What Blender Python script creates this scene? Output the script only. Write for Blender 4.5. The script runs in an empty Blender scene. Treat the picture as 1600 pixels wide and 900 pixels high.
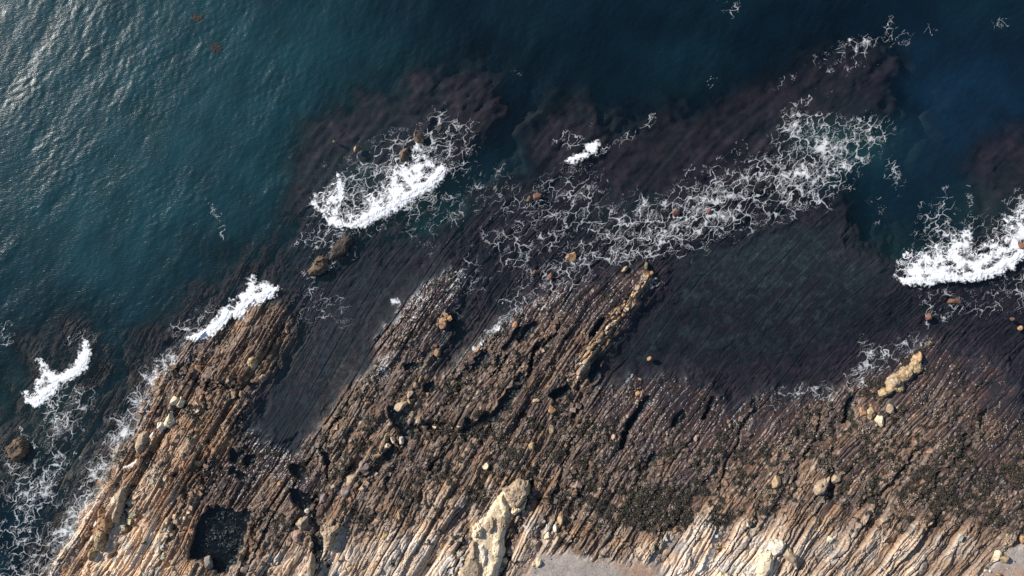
import bpy, bmesh, math, random
import numpy as np

# ------------------------------------------------------------------ camera, sky, sun, exposure
sc = bpy.context.scene
col = sc.collection
H = 106.667                                   # flying height above the sea; 1600 photo pixels = 160 m at sea level
CAMZ = H + 0.4
cam = bpy.data.cameras.new("camera")
cam.lens = 24.0; cam.sensor_width = 36.0; cam.sensor_fit = 'HORIZONTAL'
cam.clip_start = 1.0; cam.clip_end = 6000.0
cam_o = bpy.data.objects.new("camera", cam); col.objects.link(cam_o)
cam_o.location = (0, 0, CAMZ); cam_o.rotation_euler = (0, 0, 0)
sc.camera = cam_o

SUN_EL = math.radians(27.0)
SUN_AZ = math.radians(152.0)                  # direction towards the sun, counted from +X to +Y (upper left of the picture)
world = bpy.data.worlds.new("World"); sc.world = world; world.use_nodes = True
wn = world.node_tree
sky = wn.nodes.new("ShaderNodeTexSky"); sky.sky_type = 'NISHITA'; sky.sun_disc = False
sky.dust_density = 0.25; sky.sun_elevation = SUN_EL; sky.sun_rotation = math.pi / 2 - SUN_AZ
wn.nodes["Background"].inputs[1].default_value = 0.082
wn.links.new(sky.outputs[0], wn.nodes["Background"].inputs[0])
sun = bpy.data.lights.new("sun", 'SUN'); sun.energy = 5.0; sun.angle = math.radians(0.5); sun.color = (1.0, 0.94, 0.86)
sun_o = bpy.data.objects.new("sun", sun); col.objects.link(sun_o)
sun_o.rotation_euler = (math.pi / 2 - SUN_EL, 0, SUN_AZ + math.pi / 2)
sc.view_settings.view_transform = 'Standard'; sc.view_settings.look = 'None'
sc.view_settings.exposure = 0.49; sc.view_settings.gamma = 1.0
sc.cycles.max_bounces = 5; sc.cycles.transparent_max_bounces = 12
sc.cycles.use_denoising = False

# ------------------------------------------------------------------ noise in numpy
f4 = np.float32
rng = np.random.default_rng(7)
PERM = np.concatenate([rng.permutation(256)] * 2).astype(np.int32)
GA = rng.uniform(0, 2 * math.pi, 256); GX = np.cos(GA).astype(f4); GY = np.sin(GA).astype(f4)
RND = rng.random((256, 4)).astype(f4)

def perlin(x, y, seed=0):
    xi = np.floor(x).astype(np.int32); yi = np.floor(y).astype(np.int32)
    xf = (x - xi).astype(f4); yf = (y - yi).astype(f4)
    u = xf * xf * xf * (xf * (xf * 6 - 15) + 10); v = yf * yf * yf * (yf * (yf * 6 - 15) + 10)
    def g(ix, iy, dx, dy):
        h = PERM[(PERM[(ix + seed * 37) & 255] + iy + seed * 91) & 255]
        return GX[h] * dx + GY[h] * dy
    a = g(xi, yi, xf, yf); b = g(xi + 1, yi, xf - 1, yf)
    c = g(xi, yi + 1, xf, yf - 1); d = g(xi + 1, yi + 1, xf - 1, yf - 1)
    return ((a + u * (b - a)) * (1 - v) + (c + u * (d - c)) * v) * 1.5

def fbm(x, y, o=3, seed=0, gain=0.5):
    s = 0; a = 1.0
    for i in range(o):
        s = s + a * perlin(x * 2.03 ** i, y * 2.03 ** i, seed + i * 3); a *= gain
    return s

def worley(x, y, seed=0):
    """F1, F2 and a random number of the nearest cell."""
    xi = np.floor(x).astype(np.int32); yi = np.floor(y).astype(np.int32)
    f1 = np.full(x.shape, 9.0, f4); f2 = np.full(x.shape, 9.0, f4); cid = np.zeros(x.shape, np.int32)
    for i in (-1, 0, 1):
        for j in (-1, 0, 1):
            h = PERM[(PERM[(xi + i + seed * 53) & 255] + yi + j + seed * 17) & 255]
            dx = xi + i + RND[h, 0] - x; dy = yi + j + RND[h, 1] - y
            d = np.sqrt(dx * dx + dy * dy).astype(f4)
            near = d < f1
            f2 = np.where(near, f1, np.minimum(f2, d))
            cid = np.where(near, h, cid); f1 = np.where(near, d, f1)
    return f1, f2, RND[cid, 2]

def web(x, y, seed=0):
    """distance to the nearest border between random cells (a connected net where it is near 0) and the cell's random number"""
    xi = np.floor(x).astype(np.int32); yi = np.floor(y).astype(np.int32)
    f1 = np.full(x.shape, 9.0, f4); rx = np.zeros(x.shape, f4); ry = np.zeros(x.shape, f4); cid = np.zeros(x.shape, np.int32)
    pts = []
    for i in (-1, 0, 1):
        for j in (-1, 0, 1):
            h = PERM[(PERM[(xi + i + seed * 53) & 255] + yi + j + seed * 17) & 255]
            dx = (xi + i + RND[h, 0] - x).astype(f4); dy = (yi + j + RND[h, 1] - y).astype(f4)
            d = dx * dx + dy * dy; near = d < f1
            rx = np.where(near, dx, rx); ry = np.where(near, dy, ry); cid = np.where(near, h, cid); f1 = np.where(near, d, f1)
            pts.append((dx, dy))
    e = np.full(x.shape, 9.0, f4)
    for dx, dy in pts:
        ex = dx - rx; ey = dy - ry; l = np.sqrt(ex * ex + ey * ey)
        k = (0.5 * (dx + rx) * ex + 0.5 * (dy + ry) * ey) / np.maximum(l, 1e-6)
        e = np.where(l > 1e-4, np.minimum(e, k), e)
    return e, RND[cid, 2]

def sstep(a, b, x):
    t = np.clip((x - a) / (b - a), 0, 1)
    return t * t * (3 - 2 * t)

def lerp(a, b, t): return a + (b - a) * t

# ------------------------------------------------------------------ plan coordinates: photo pixels <-> metres
def PX(x): return x * 10.0 + 800.0
def PY(y): return 450.0 - y * 10.0
def W(px, py, z=0.0):
    k = (CAMZ - z) / CAMZ * (CAMZ / H)
    return ((px - 800.0) * 0.1 * k, (450.0 - py) * 0.1 * k)

def poly_sdf(P, px, py):
    """signed distance in pixels, positive inside"""
    P = np.asarray(P, float); n = len(P)
    d = np.full(px.shape, 1e9); ins = np.zeros(px.shape, bool)
    for i in range(n):
        x0, y0 = P[i]; x1, y1 = P[(i + 1) % n]
        ex, ey = x1 - x0, y1 - y0
        t = np.clip(((px - x0) * ex + (py - y0) * ey) / (ex * ex + ey * ey + 1e-9), 0, 1)
        d = np.minimum(d, (px - x0 - t * ex) ** 2 + (py - y0 - t * ey) ** 2)
        if y0 != y1:
            c = (y0 > py) != (y1 > py)
            ins ^= c & (px < ex * (py - y0) / (y1 - y0) + x0)
    d = np.sqrt(d)
    return np.where(ins, d, -d)

def line_dist(L, px, py):
    d = np.full(px.shape, 1e9)
    for (x0, y0), (x1, y1) in zip(L[:-1], L[1:]):
        ex, ey = x1 - x0, y1 - y0
        t = np.clip(((px - x0) * ex + (py - y0) * ey) / (ex * ex + ey * ey + 1e-9), 0, 1)
        d = np.minimum(d, (px - x0 - t * ex) ** 2 + (py - y0 - t * ey) ** 2)
    return np.sqrt(d)

# coarse map grid (4 px) for the large outlines, sampled bilinearly
CG = 4.0; CX0, CY0 = -140.0, -140.0
cgx, cgy = np.meshgrid(np.arange(CX0, 1745, CG), np.arange(CY0, 1065, CG))
def sample(grid, px, py):
    gx = np.clip((px - CX0) / CG, 0, grid.shape[1] - 1.001); gy = np.clip((py - CY0) / CG, 0, grid.shape[0] - 1.001)
    i = gx.astype(np.int32); j = gy.astype(np.int32); u = (gx - i).astype(f4); v = (gy - j).astype(f4)
    g = grid.astype(f4)
    return (g[j, i] * (1 - u) + g[j, i + 1] * u) * (1 - v) + (g[j + 1, i] * (1 - u) + g[j + 1, i + 1] * u) * v

LAND = [(60, 1000), (70, 905), (83, 883), (110, 840), (147, 777), (160, 747), (177, 710), (200, 687), (217, 660), (227, 630), (240, 600),
        (258, 580), (283, 552), (310, 540), (333, 527), (377, 493), (400, 472), (433, 473), (450, 500), (453, 527), (440, 553), (420, 588),
        (398, 606), (388, 640), (384, 666), (400, 688), (430, 704), (462, 704), (487, 684), (523, 640), (547, 600),
        (582, 577), (592, 530), (620, 490), (655, 455), (690, 425), (715, 428), (722, 450), (700, 490), (690, 540), (672, 580), (690, 592),
        (720, 557), (767, 517), (800, 492), (850, 465), (883, 452), (950, 443), (1013, 424), (1022, 440), (999, 469), (982, 495), (975, 515),
        (952, 542), (929, 562), (913, 594), (960, 600), (1000, 590), (1090, 596), (1150, 640), (1200, 615), (1270, 628), (1330, 606),
        (1390, 570), (1440, 532), (1500, 552), (1560, 572), (1590, 600), (1598, 650), (1640, 700), (1760, 720), (1760, 1080), (60, 1080)]
REEFS = [
    [(470, 330), (500, 230), (560, 190), (650, 150), (740, 135), (752, 180), (705, 220), (680, 260), (600, 330), (570, 380), (560, 440), (480, 460), (450, 475), (438, 440), (470, 400), (480, 360)],
    [(690, 440), (740, 380), (758, 330), (850, 285), (872, 200), (920, 190), (935, 240), (1000, 235), (1050, 212), (1100, 218), (1200, 160), (1330, 105), (1372, 115), (1372, 150), (1300, 190), (1230, 260), (1150, 330), (1080, 390), (1020, 430), (960, 460), (880, 470), (780, 520), (700, 480)],
    [(980, 470), (1060, 430), (1150, 480), (1250, 510), (1390, 450), (1500, 458), (1600, 420), (1760, 400), (1760, 600), (1610, 580), (1590, 600), (1440, 540), (1330, 610), (1100, 610), (920, 600), (960, 540)],
    [(40, 1000), (55, 905), (150, 700), (225, 560), (300, 480), (410, 415), (440, 470), (333, 527), (240, 600), (83, 900)],
    [(45, 585), (60, 545), (110, 525), (135, 560), (110, 620), (60, 650)],
    [(60, 640), (110, 640), (90, 690), (60, 690)],
    [(1555, 250), (1640, 230), (1640, 430), (1580, 410)],
    [(0, 690), (30, 675), (50, 700), (30, 730), (0, 725)],
]
CHANNELS = [
    [(392, 690), (385, 670), (410, 610), (450, 555), (480, 500), (560, 400), (650, 390), (720, 385), (640, 480), (590, 540), (570, 580), (530, 620), (486, 690), (440, 710)],
    [(1030, 430), (1130, 385), (1200, 345), (1290, 325), (1390, 440), (1390, 500), (1300, 570), (1100, 600), (930, 600), (960, 545)],
]
sd_land = poly_sdf(LAND, cgx, cgy)
sd_reef = np.max([poly_sdf(r, cgx, cgy) for r in REEFS], axis=0)
sd_chan = np.max([poly_sdf(r, cgx, cgy) for r in CHANNELS], axis=0)

# control points: x, y, paleness 0..1, weed 0..1
CP = np.array([
 (790,830,.6,.1),(1000,885,.7,0),(1180,895,.78,0),(520,895,.78,0),(680,900,.82,0),(250,895,.78,0),(230,860,.74,0),(1120,870,.72,0),(1080,890,.74,0),
 (100,890,.55,.3),(150,830,.62,.2),(180,790,.66,.15),(220,870,.72,.05),(200,760,.45,.3),(270,800,.5,.1),(250,700,.45,.3),(300,850,.45,.1),
 (230,650,.32,.4),(300,650,.4,.3),(340,680,.45,.2),(330,600,.28,.3),(360,550,.26,.2),(420,520,.33,.15),(400,560,.42,.15),(300,560,.28,.3),
 (390,660,.16,.4),(380,740,.14,.3),(340,760,.22,.2),(420,700,.07,.4),(440,640,.05,.5),(400,830,.36,.2),(380,890,.45,.2),(420,780,.25,.2),
 (430,830,.28,.6),(450,880,.68,.1),(520,890,.68,.2),(480,760,.10,.3),(520,700,.33,.4),(560,650,.33,.45),(600,600,.28,.4),(560,720,.36,.4),
 (560,790,.32,.5),(600,860,.68,.1),(640,800,.4,.4),(680,720,.25,.55),(640,740,.28,.4),(620,540,.2,.3),(650,480,.13,.3),(700,420,.08,.3),
 (660,560,.23,.35),(720,640,.26,.45),(700,880,.74,0),(660,850,.65,.1),(740,760,.4,.4),(720,810,.55,.25),(780,700,.27,.5),(760,590,.24,.3),
 (840,540,.23,.3),(900,540,.32,.2),(860,590,.32,.2),(820,480,.13,.3),(900,470,.1,.2),(960,460,.13,.2),(930,560,.4,.1),(850,650,.26,.5),
 (900,680,.24,.5),(830,720,.36,.4),(860,760,.3,.5),(840,840,.55,.1),(900,850,.42,.1),(960,850,.42,.1),(930,790,.26,.7),(1000,800,.2,.85),
 (1050,800,.2,.8),(960,720,.22,.5),(940,640,.17,.3),(1000,680,.17,.2),(1080,660,.15,.2),(1050,720,.24,.4),(1100,740,.22,.55),(1150,780,.3,.5),
 (1040,860,.55,.05),(1100,850,.66,0),(1160,850,.68,.05),(1150,700,.18,.4),(1200,740,.3,.5),(1200,660,.13,.2),(1260,680,.18,.4),(1300,700,.26,.5),
 (1350,700,.27,.55),(1250,760,.38,.3),(1330,760,.32,.4),(1400,680,.33,.25),(1420,720,.28,.6),(1450,760,.24,.75),(1500,700,.2,.6),(1480,640,.2,.3),
 (1550,680,.17,.4),(1560,620,.1,.1),(1580,760,.22,.6),(1550,800,.26,.6),(1250,880,.64,0),(1300,880,.56,0),(1400,870,.6,.05),(1480,870,.55,0),
 (1550,860,.45,.05),(1050,620,.09,.2),(1150,620,.08,.2),(1000,560,.03,.5),(1100,520,.03,.6),(1200,560,.04,.5),(1300,520,.03,.5),(1400,540,.05,.3),
 (1520,560,.08,.2),(1550,480,.04,.3),(1200,400,.05,.2),(1100,400,.05,.3),(600,250,.05,.4),(900,330,.04,.4),(1100,300,.05,.4),(1300,140,.04,.4),
 (500,440,.05,.4),(640,420,.04,.3),(800,400,.05,.3),(800,1000,.7,0),(300,1000,.7,0),(1300,1000,.7,0),(0,0,.05,.3),(1600,0,.05,.3),(800,0,.05,.3)], float)
wsum = 0; pale_m = 0; weed_m = 0
for x, y, p, w in CP:
    k = 1.0 / ((cgx - x) ** 2 + (cgy - y) ** 2 + 250.0) ** 1.7
    wsum = wsum + k; pale_m = pale_m + k * p; weed_m = weed_m + k * w
pale_m /= wsum; weed_m /= wsum

# strata: fit a potential s(x,y) whose level lines follow the bedding, and t along it
TAN = [(420,520,60),(370,560,61),(300,640,57),(330,690,63),(250,800,60),(130,830,57),(230,870,57),(440,860,61),(560,860,58),(650,850,58),(700,870,60),
       (790,730,60),(860,880,66),(900,840,62),(1000,860,63),(1080,840,62),(1150,830,54),(1250,870,50),(1330,870,53),(1450,870,50),(1520,830,50),
       (1430,660,42),(1560,640,48),(1500,600,45),(1330,640,54),(1100,660,57),(1000,650,61),(850,560,52),(950,500,52),(800,500,53),(720,560,52),
       (640,530,55),(700,450,57),(560,650,59),(520,700,56),(640,640,62),(690,680,61),(760,600,57),(1200,400,40),(1100,300,38),(1300,150,36),
       (600,200,45),(1450,480,44),(1250,280,40),(410,560,62),(100,950,57),(800,950,60),(1500,950,50),(0,600,55),(0,100,50),(800,0,40),(1600,0,40),(1600,300,42)]
def fit_potential(perp):
    EXP = [(i, j) for i in range(5) for j in range(5) if 1 <= i + j <= 4]
    A = []; B = []
    for x, y, a in TAN:
        u = (x - 800) / 800; v = (450 - y) / 800; a = math.radians(a)
        n = (math.sin(a), -math.cos(a)) if perp else (math.cos(a), math.sin(a))
        A.append([i * u ** (i - 1) * v ** j if i else 0 for i, j in EXP]); B.append(n[0])
        A.append([j * u ** i * v ** (j - 1) if j else 0 for i, j in EXP]); B.append(n[1])
    A = np.array(A, float); B = np.array(B)
    reg = 0.02 * np.diag([(i + j - 1) for i, j in EXP])
    c = np.linalg.solve(A.T @ A + reg * len(TAN), A.T @ B)
    def f(px, py):
        u = ((px - 800) / 800).astype(f4); v = ((450 - py) / 800).astype(f4)
        return 80.0 * sum(ck * u ** i * v ** j for ck, (i, j) in zip(c, EXP))
    return f
S_of = fit_potential(True); T_of = fit_potential(False)
s_map = S_of(cgx, cgy); t_map = T_of(cgx, cgy)

# bed tables: random thicknesses along s
def bed_table(seed, lo, hi, smin=-130.0, smax=130.0):
    r = np.random.default_rng(seed); e = [smin]
    while e[-1] < smax: e.append(e[-1] + lo + (hi - lo) * r.random() ** 2.0)
    e = np.array(e)
    return e, r.uniform(-1, 1, len(e) + 1), r.uniform(-1, 1, len(e) + 1), r.uniform(0, 1, len(e) + 1)
BEDC = bed_table(3, 0.9, 3.6); BEDF = bed_table(11, 0.26, 1.7)
def bed_lookup(tab, s):
    e, h, tl, c = tab
    i = np.clip(np.searchsorted(e, s) - 1, 0, len(e) - 2)
    u = (s - e[i]) / (e[i + 1] - e[i])
    return i, u.astype(f4), (e[i + 1] - e[i]).astype(f4)

# pools and slots that hold standing water (pixel outlines), with their labels
POOLS = [
 ("dark weedy tide pool in the gully with a grey boulder at its lower edge", [(320,800),(332,793),(342,792),(363,799),(372,803),(391,797),(386,812),(381,833),(377,860),(360,888),(346,889),(333,884),(324,872),(310,872),(300,867),(303,843),(312,818)]),
 ("small black pool on brown shelf, upper left of the patchy pools", [(361,706),(366,704),(371,710),(376,708),(380,706),(378,713),(372,718),(366,724),(361,720)]),
 ("irregular black pool on brown shelf right of the patchy pools", [(383,716),(390,714),(400,713),(399,721),(392,724),(388,729),(383,724)]),
 ("tiny black pool on brown shelf, lower left of the patchy pools", [(361,733),(366,731),(369,736),(365,741),(361,739)]),
 ("flat oval black pool lowest among the patchy pools on the brown shelf", [(371,737),(376,738),(382,742),(386,746),(378,748),(372,744)]),
 ("black pool winding among tan boulders where two cracks meet", [(610,632),(622,634),(620,641),(612,648),(617,660),(628,668),(632,678),(645,679),(653,673),(652,667),(643,666),(633,663),(631,655),(635,648),(630,643),(621,642),(611,643)]),
 ("black wedge of pool water below the boulder filled crack", [(600,710),(610,703),(618,701),(617,710),(611,719),(603,716)]),
 ("long black crack pool running diagonally across the middle platform", [(722,677),(728,668),(731,655),(737,660),(748,659),(755,650),(762,642),(768,648),(780,636),(790,625),(797,612),(806,600),(815,600),(808,612),(801,622),(797,632),(788,640),(776,654),(770,662),(757,663),(745,665),(735,669),(725,681)]),
 ("black leaf shaped pool right of the long diagonal crack pool", [(860,615),(873,608),(885,602),(891,608),(880,617),(867,625)]),
 ("thin dark green slot pool, left of a pair beside a pink ledge", [(787,545),(795,535),(802,528),(807,517),(817,511),(815,518),(805,530),(797,540),(790,547)]),
 ("wide black slot pool alongside the pink ledge", [(810,530),(817,523),(823,508),(833,505),(840,506),(833,517),(823,527),(813,534)]),
 ("black slanting pool beside the pinkish rock fins", [(738,571),(750,558),(753,550),(762,550),(762,557),(753,568),(747,575),(740,579)]),
 ("small black notch of water between two slot pools and fins", [(775,558),(782,553),(780,567),(777,569)]),
 ("black slot pool beside the orange block ridge", [(923,524),(932,507),(938,500),(943,499),(938,510),(932,519),(928,524)]),
 ("long narrow black slot pool slicing down the brown shelf", [(1012,620),(1015,622),(1008,636),(998,648),(988,664),(979,682),(972,700),(968,698),(973,680),(982,660),(993,643),(1004,629)]),
 ("dark green oval pool above a bare grey patch of rock", [(1050,663),(1055,653),(1060,646),(1067,643),(1068,652),(1062,659),(1055,665)]),
 ("dark green elongated pool in lumpy brown rock, the lower of two", [(1006,731),(1010,722),(1015,712),(1021,706),(1023,713),(1017,721),(1012,733)]),
 ("hairline dark slot pool right of the green oval pool", [(1114,622),(1117,624),(1110,640),(1103,653),(1099,654),(1106,638)]),
 ("narrow blue black inlet slot below the foam near cream boulder", [(1319,658),(1322,638),(1330,622),(1335,621),(1330,633),(1324,644),(1323,658)]),
 ("small dark pool in lumpy rock above the boulder crack", [(500,698),(506,706),(513,710),(515,722),(510,727),(507,715),(502,707)]),
 ("dark pool at the shoreward tip of the purple channel", [(455,728),(463,727),(470,728),(477,736),(471,746),(463,743),(457,737)]),
 ("black hollow of water under the orange lit ledge", [(455,765),(467,766),(485,775),(488,792),(476,795),(463,787)]),
 ("black puddle between tan boulder and pale slab in the crack", [(490,838),(505,836),(507,853),(500,871),(493,877),(491,863)]),
 ("small black pool beside orange chip near the tan blocks", [(663,602),(675,599),(677,609),(670,614),(664,610)]),
 ("black pool lying under the tip of the hooked brown ledge", [(631,571),(647,569),(654,572),(645,576),(635,576)]),
 ("black pool at the foot of orange block ridge", [(926,572),(933,565),(937,577),(934,590),(925,597),(922,588)]),
 ("dark pocket of water at the crack below the fins", [(803,599),(812,585),(818,583),(815,592),(809,600)]),
]
CRACKS = [([(1180,625),(1150,690),(1122,760)], 3, .35), ([(1440,700),(1390,750),(1345,790)], 5, .4), ([(1290,640),(1262,700),(1235,760)], 4, .35), ([(700,690),(668,745),(640,800)], 3.5, .35), ([(745,560),(715,610),(690,655)], 4, .4), ([(872,505),(838,555),(806,605)], 3, .35), ([(530,650),(503,695),(478,745)], 3, .35), ([(935,690),(905,760),(885,820)], 3, .3), ([(420,790),(395,850),(380,905)], 4, .4), ([(1550,640),(1490,720),(1420,790)], 4, .35), ([(300,770),(265,840),(240,905)], 3, .35),  # polyline, half width px, depth m
 ([(612,690),(625,700),(640,672),(665,665),(700,668),(725,672)], 5.5, .6), ([(322,600),(345,600),(365,607),(398,604)], 3, .5), ([(322,600),(324,615),(318,640)], 2.5, .4),
 ([(905,600),(887,717),(862,790),(838,840)], 3, .35), ([(1303,730),(1292,775)], 4, .6), ([(1300,695),(1291,752)], 5, .4),
 ([(800,560),(785,578)], 2.5, .4), ([(848,530),(829,572)], 2.2, .45), ([(772,585),(790,575),(792,582)], 2.5, .4), ([(490,780),(492,830),(497,880),(488,905)], 5, .45),
 ([(560,770),(595,720),(612,700)], 7, .4), ([(830,750),(800,840),(790,900)], 4, .35), ([(1010,720),(990,770)], 3, .2), ([(510,727),(516,760)], 2.5, .4),
 ([(250,575),(280,585),(300,590),(312,600)], 3, .3), ([(735,800),(722,850),(700,905)], 4, .4), ([(330,690),(318,740),(316,770)], 3, .3),
 ([(620,725),(600,770),(575,830)], 3, .25), ([(1060,800),(1022,850)], 3, .3), ([(1190,770),(1165,830)], 4, .3), ([(205,790),(190,840),(175,870)], 4, .5)]
DARKWEED = [[(877,475),(890,460),(897,467),(887,482),(877,488)], [(420,650),(470,640),(480,680),(440,720),(415,700)], [(355,660),(395,650),(395,700),(370,690)]]
SAND = [(812, 1000), (815, 905), (826, 880), (838, 862), (868, 859), (905, 865), (940, 873), (985, 878), (1012, 872), (1032, 888), (1040, 905), (1040, 1000)]
SAND2 = [(1520, 1000), (1528, 905), (1540, 882), (1556, 866), (1585, 852), (1610, 845), (1700, 850), (1760, 1000)]
REDSAND = [[(828, 858), (838, 830), (846, 840), (838, 868), (826, 890), (812, 905), (806, 900)], [(955, 874), (1000, 870), (1025, 885), (1030, 905), (990, 905), (965, 886)], [(1530, 905), (1548, 888), (1600, 880), (1620, 905)], [(838, 828),(846,826),(842,850),(833,855)]]

def pool_level(P):
    P_ = np.asarray(P, float)
    return max(float(seabed_base(P_[:, 0], P_[:, 1]).min()) - 0.14, 0.04)
def land_base(px, py):
    sd = sample(sd_land, px, py)
    return 0.16 + 1.25 * sstep(0, 330, sd) + 0.5 * sstep(0, 60, sd)

def seabed_base(px, py, rx=None, ry=None):
    """smooth height of the bottom, no relief"""
    if rx is None:
        x = ((px - 800) * .1).astype(f4); y = ((450 - py) * .1).astype(f4)
        rx = px + 26 * fbm(x / 5.5 + 3, y / 5.5, 3, 13); ry = py + 26 * fbm(x / 5.5, y / 5.5 + 7, 3, 15)
    sl = sample(sd_land, px, py); sr = sample(sd_reef, rx, ry); ch = sample(sd_chan, rx, ry)
    zl = land_base(px, py)
    d = np.maximum(-sl, 0) * 0.1
    zo = -(0.35 + 0.06 * d)
    off = np.maximum(-np.maximum(np.maximum(sl, sr), ch - 10), 0) * 0.1
    deep = -(0.6 + 5.0 * sstep(0.0, 13.0, off) + 0.10 * off)
    deep = np.maximum(deep, -9.0)
    shallow = -(0.55 + 0.25 * sstep(0, 60, -sl)) - 0.35 * fbm(px / 55, py / 38, 3, 79) * sstep(0, 40, -sl)
    zo = np.where(sr > 0, shallow - 0.0 * zo, deep)
    # soften the reef edge
    k = sstep(-70, 30, sr + 14 * fbm(px / 24, py / 20, 3, 83))
    zo = lerp(deep, shallow, k)
    zo = np.where(ch > -6, lerp(zo, np.maximum(zo, -1.0 - 0.25 * fbm(px / 60, py / 60, 2, 77)), sstep(-6, 14, ch)), zo)
    zo = np.where(ch > 0, np.minimum(zo, lerp(zo, np.where(px < 700, -0.62, -0.85), sstep(0, 30, ch))), zo)
    return lerp(zo, zl, sstep(-30, 12, sl))

PREP = []
for lab, P in POOLS: PREP.append((np.array(P, float), pool_level(P), lab))

def c3(*c): return np.array(c, f4)
RAMP_P = np.array([0, .08, .2, .32, .45, .62, .8, 1.0])
RAMP_C = np.array([(.022,.0155,.018), (.032,.023,.025), (.062,.041,.035), (.122,.079,.053), (.225,.153,.098), (.385,.303,.222), (.57,.475,.362), (.68,.59,.47)])

def terrain(px, py, fine=True):
    """height, colour, wetness, bed index, sand mask for arrays of pixel positions"""
    shp = px.shape
    x = ((px - 800) * 0.1).astype(f4); y = ((450 - py) * 0.1).astype(f4)
    wx = px + 9 * fbm(x / 3.0, y / 3.0, 3, 1); wy = py + 9 * fbm(x / 3.0, y / 3.0, 3, 5)
    rx = wx + 26 * fbm(x / 5.5 + 3, y / 5.5, 3, 13); ry = wy + 26 * fbm(x / 5.5, y / 5.5 + 7, 3, 15)
    base = seabed_base(wx, wy, rx, ry)
    rdg = np.exp(-(line_dist([(1014, 428), (997, 454), (982, 478), (958, 502), (940, 527), (922, 552), (908, 578), (892, 592)], wx, wy) / 7.0) ** 2)
    base = base + 0.30 * rdg
    sl = sample(sd_land, wx, wy)
    sr = sample(sd_reef, rx, ry); ch = sample(sd_chan, rx, ry)
    pale = np.clip(sample(pale_m, wx, wy) * 1.1, 0, 1); weed = sample(weed_m, wx, wy)
    n1 = fbm(x / 7.0, y / 7.0, 3, 9); n2 = fbm(x / 2.0, y / 2.0, 3, 21)
    s0_ = sample(s_map, px, py); t = sample(t_map, px, py)
    s = s0_ + 0.75 * fbm(s0_ / 9.0, t / 22.0, 2, 10) + 0.20 * fbm(s0_ / 2.2, t / 7.0, 2, 12) + 0.05 * n2
    ic, uc, thc = bed_lookup(BEDC, s); fi, fu, thf = bed_lookup(BEDF, s + 0.07 * fbm(s0_ / 0.8, t / 2.2, 2, 33))
    # height of each bed wanders along strike
    wob = perlin(t / 7.0, ic * 7.31, 41)
    hc = BEDC[1][ic] * 0.55 + 0.85 * wob
    hc = hc + BEDC[2][ic] * (uc - 0.5) * 0.9 + 0.5 * (0.5 - uc)
    hc = hc * sstep(0, 0.10, uc) * sstep(1.0, 0.93, uc) - 0.75 * (1 - sstep(0, 0.10, uc) * sstep(1.0, 0.95, uc))
    wobf = perlin(t / 2.4, fi * 3.77, 43)
    hf = BEDF[1][fi] * 0.7 + wobf + 0.55 * (0.5 - fu)
    gf = sstep(0, 0.16, fu) * sstep(1.0, 0.86, fu)
    hf = hf * gf - 0.6 * (1 - gf)
    f1, f2, bid = worley(s / 0.62 + 0.2 * n2, t / 2.6, 2)
    blk = (bid - 0.5) * 1.6 * sstep(0, 0.25, f2 - f1) - 0.5 * (1 - sstep(0, 0.18, f2 - f1))
    j1, jid = web(s / 1.7 + 0.25 * n2, t / 4.2 + 0.2 * n1, 14)
    blk = blk + 1.5 * ((jid - 0.5) * 1.4 * sstep(0, .08, j1) - 0.8 * sstep(0.05, 0.0, j1))
    hf = hf * np.clip(0.85 + 0.7 * fbm(x / 6 + 9, y / 6, 2, 49), .3, 1.5)
    lump = fbm(x / 0.85, y / 0.85, 3, 51, 0.6)
    f1b, f2b, bidb = worley(s0_ / 0.62 + 0.3 * n2, t / 1.05 + 0.2 * lump, 4)
    cob = (0.55 - f1b) * 1.2 * (bidb * 1.3)
    land = sstep(-30, 25, sl)
    sub = 1 - sstep(-8, 10, sl)
    barez = sstep(0.38, 0.62, pale) * sstep(0.45, 0.1, weed)
    A = lerp(0.46, 1.0, sstep(.10, .5, pale)) * lerp(1.0, 0.72, weed) * lerp(1.0, 0.8, sub)
    A = A * lerp(1.0, 0.72, sstep(960, 1060, px) * sstep(.45, .35, pale))
    rough = lerp(0.5, 1.0, sstep(.05, .35, weed)) * lerp(1.0, 0.40, barez) * lerp(1.0, 0.7, sub) * sstep(0.02, 0.22, pale)
    patch = sstep(-0.45, 0.35, fbm(x / 4.5, y / 4.5, 3, 61))
    h = A * (0.48 * hc + 0.30 * hf + 0.13 * blk) + rough * patch * (0.11 * lump + 0.19 * cob) + 0.04 * lump
    gul = sstep(700, 600, px) * sstep(-14, 16, ch) * sub
    h = h * lerp(1.0, 0.7, gul) * lerp(1.0, 0.40, sstep(-14, 16, ch) * sub) * lerp(1.0, 1.15, sub)
    # ---------------- colour
    p = pale + 0.055 * n1 + 0.035 * n2
    p = p + A * (0.10 * (BEDC[3][ic] - 0.5) + 0.07 * wob) + sstep(.1, .4, pale) * (0.17 * (BEDF[3][fi] - 0.5) + 0.08 * (bid - 0.5) + 0.06 * (bidb - 0.5) * rough)
    p = p + 0.24 * rdg * (1 + n2)
    rtint = (0.55 * rdg * sstep(-.4, .3, n2))[..., None] * c3(.30, .05, -.35)
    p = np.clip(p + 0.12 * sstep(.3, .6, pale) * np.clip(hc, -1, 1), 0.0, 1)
    rgb = np.stack([np.interp(p, RAMP_P, RAMP_C[:, k]) for k in range(3)], -1).astype(f4)
    # warm staining and grey lean
    warm = fbm(x / 3.2 + 40, y / 3.2, 3, 71)
    rgb *= (1 + 0.16 * warm[..., None] * c3(0.9, 0.1, -0.9)) * c3(1.03, 0.98, 0.99)
    west = sstep(420, 330, px + 0.25 * (py - 700)) * sstep(520, 600, py)
    rgb *= (1 + (west * 0.20)[..., None] * c3(0.9, 0.45, -0.1))
    rgb *= 1 + rtint
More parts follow.
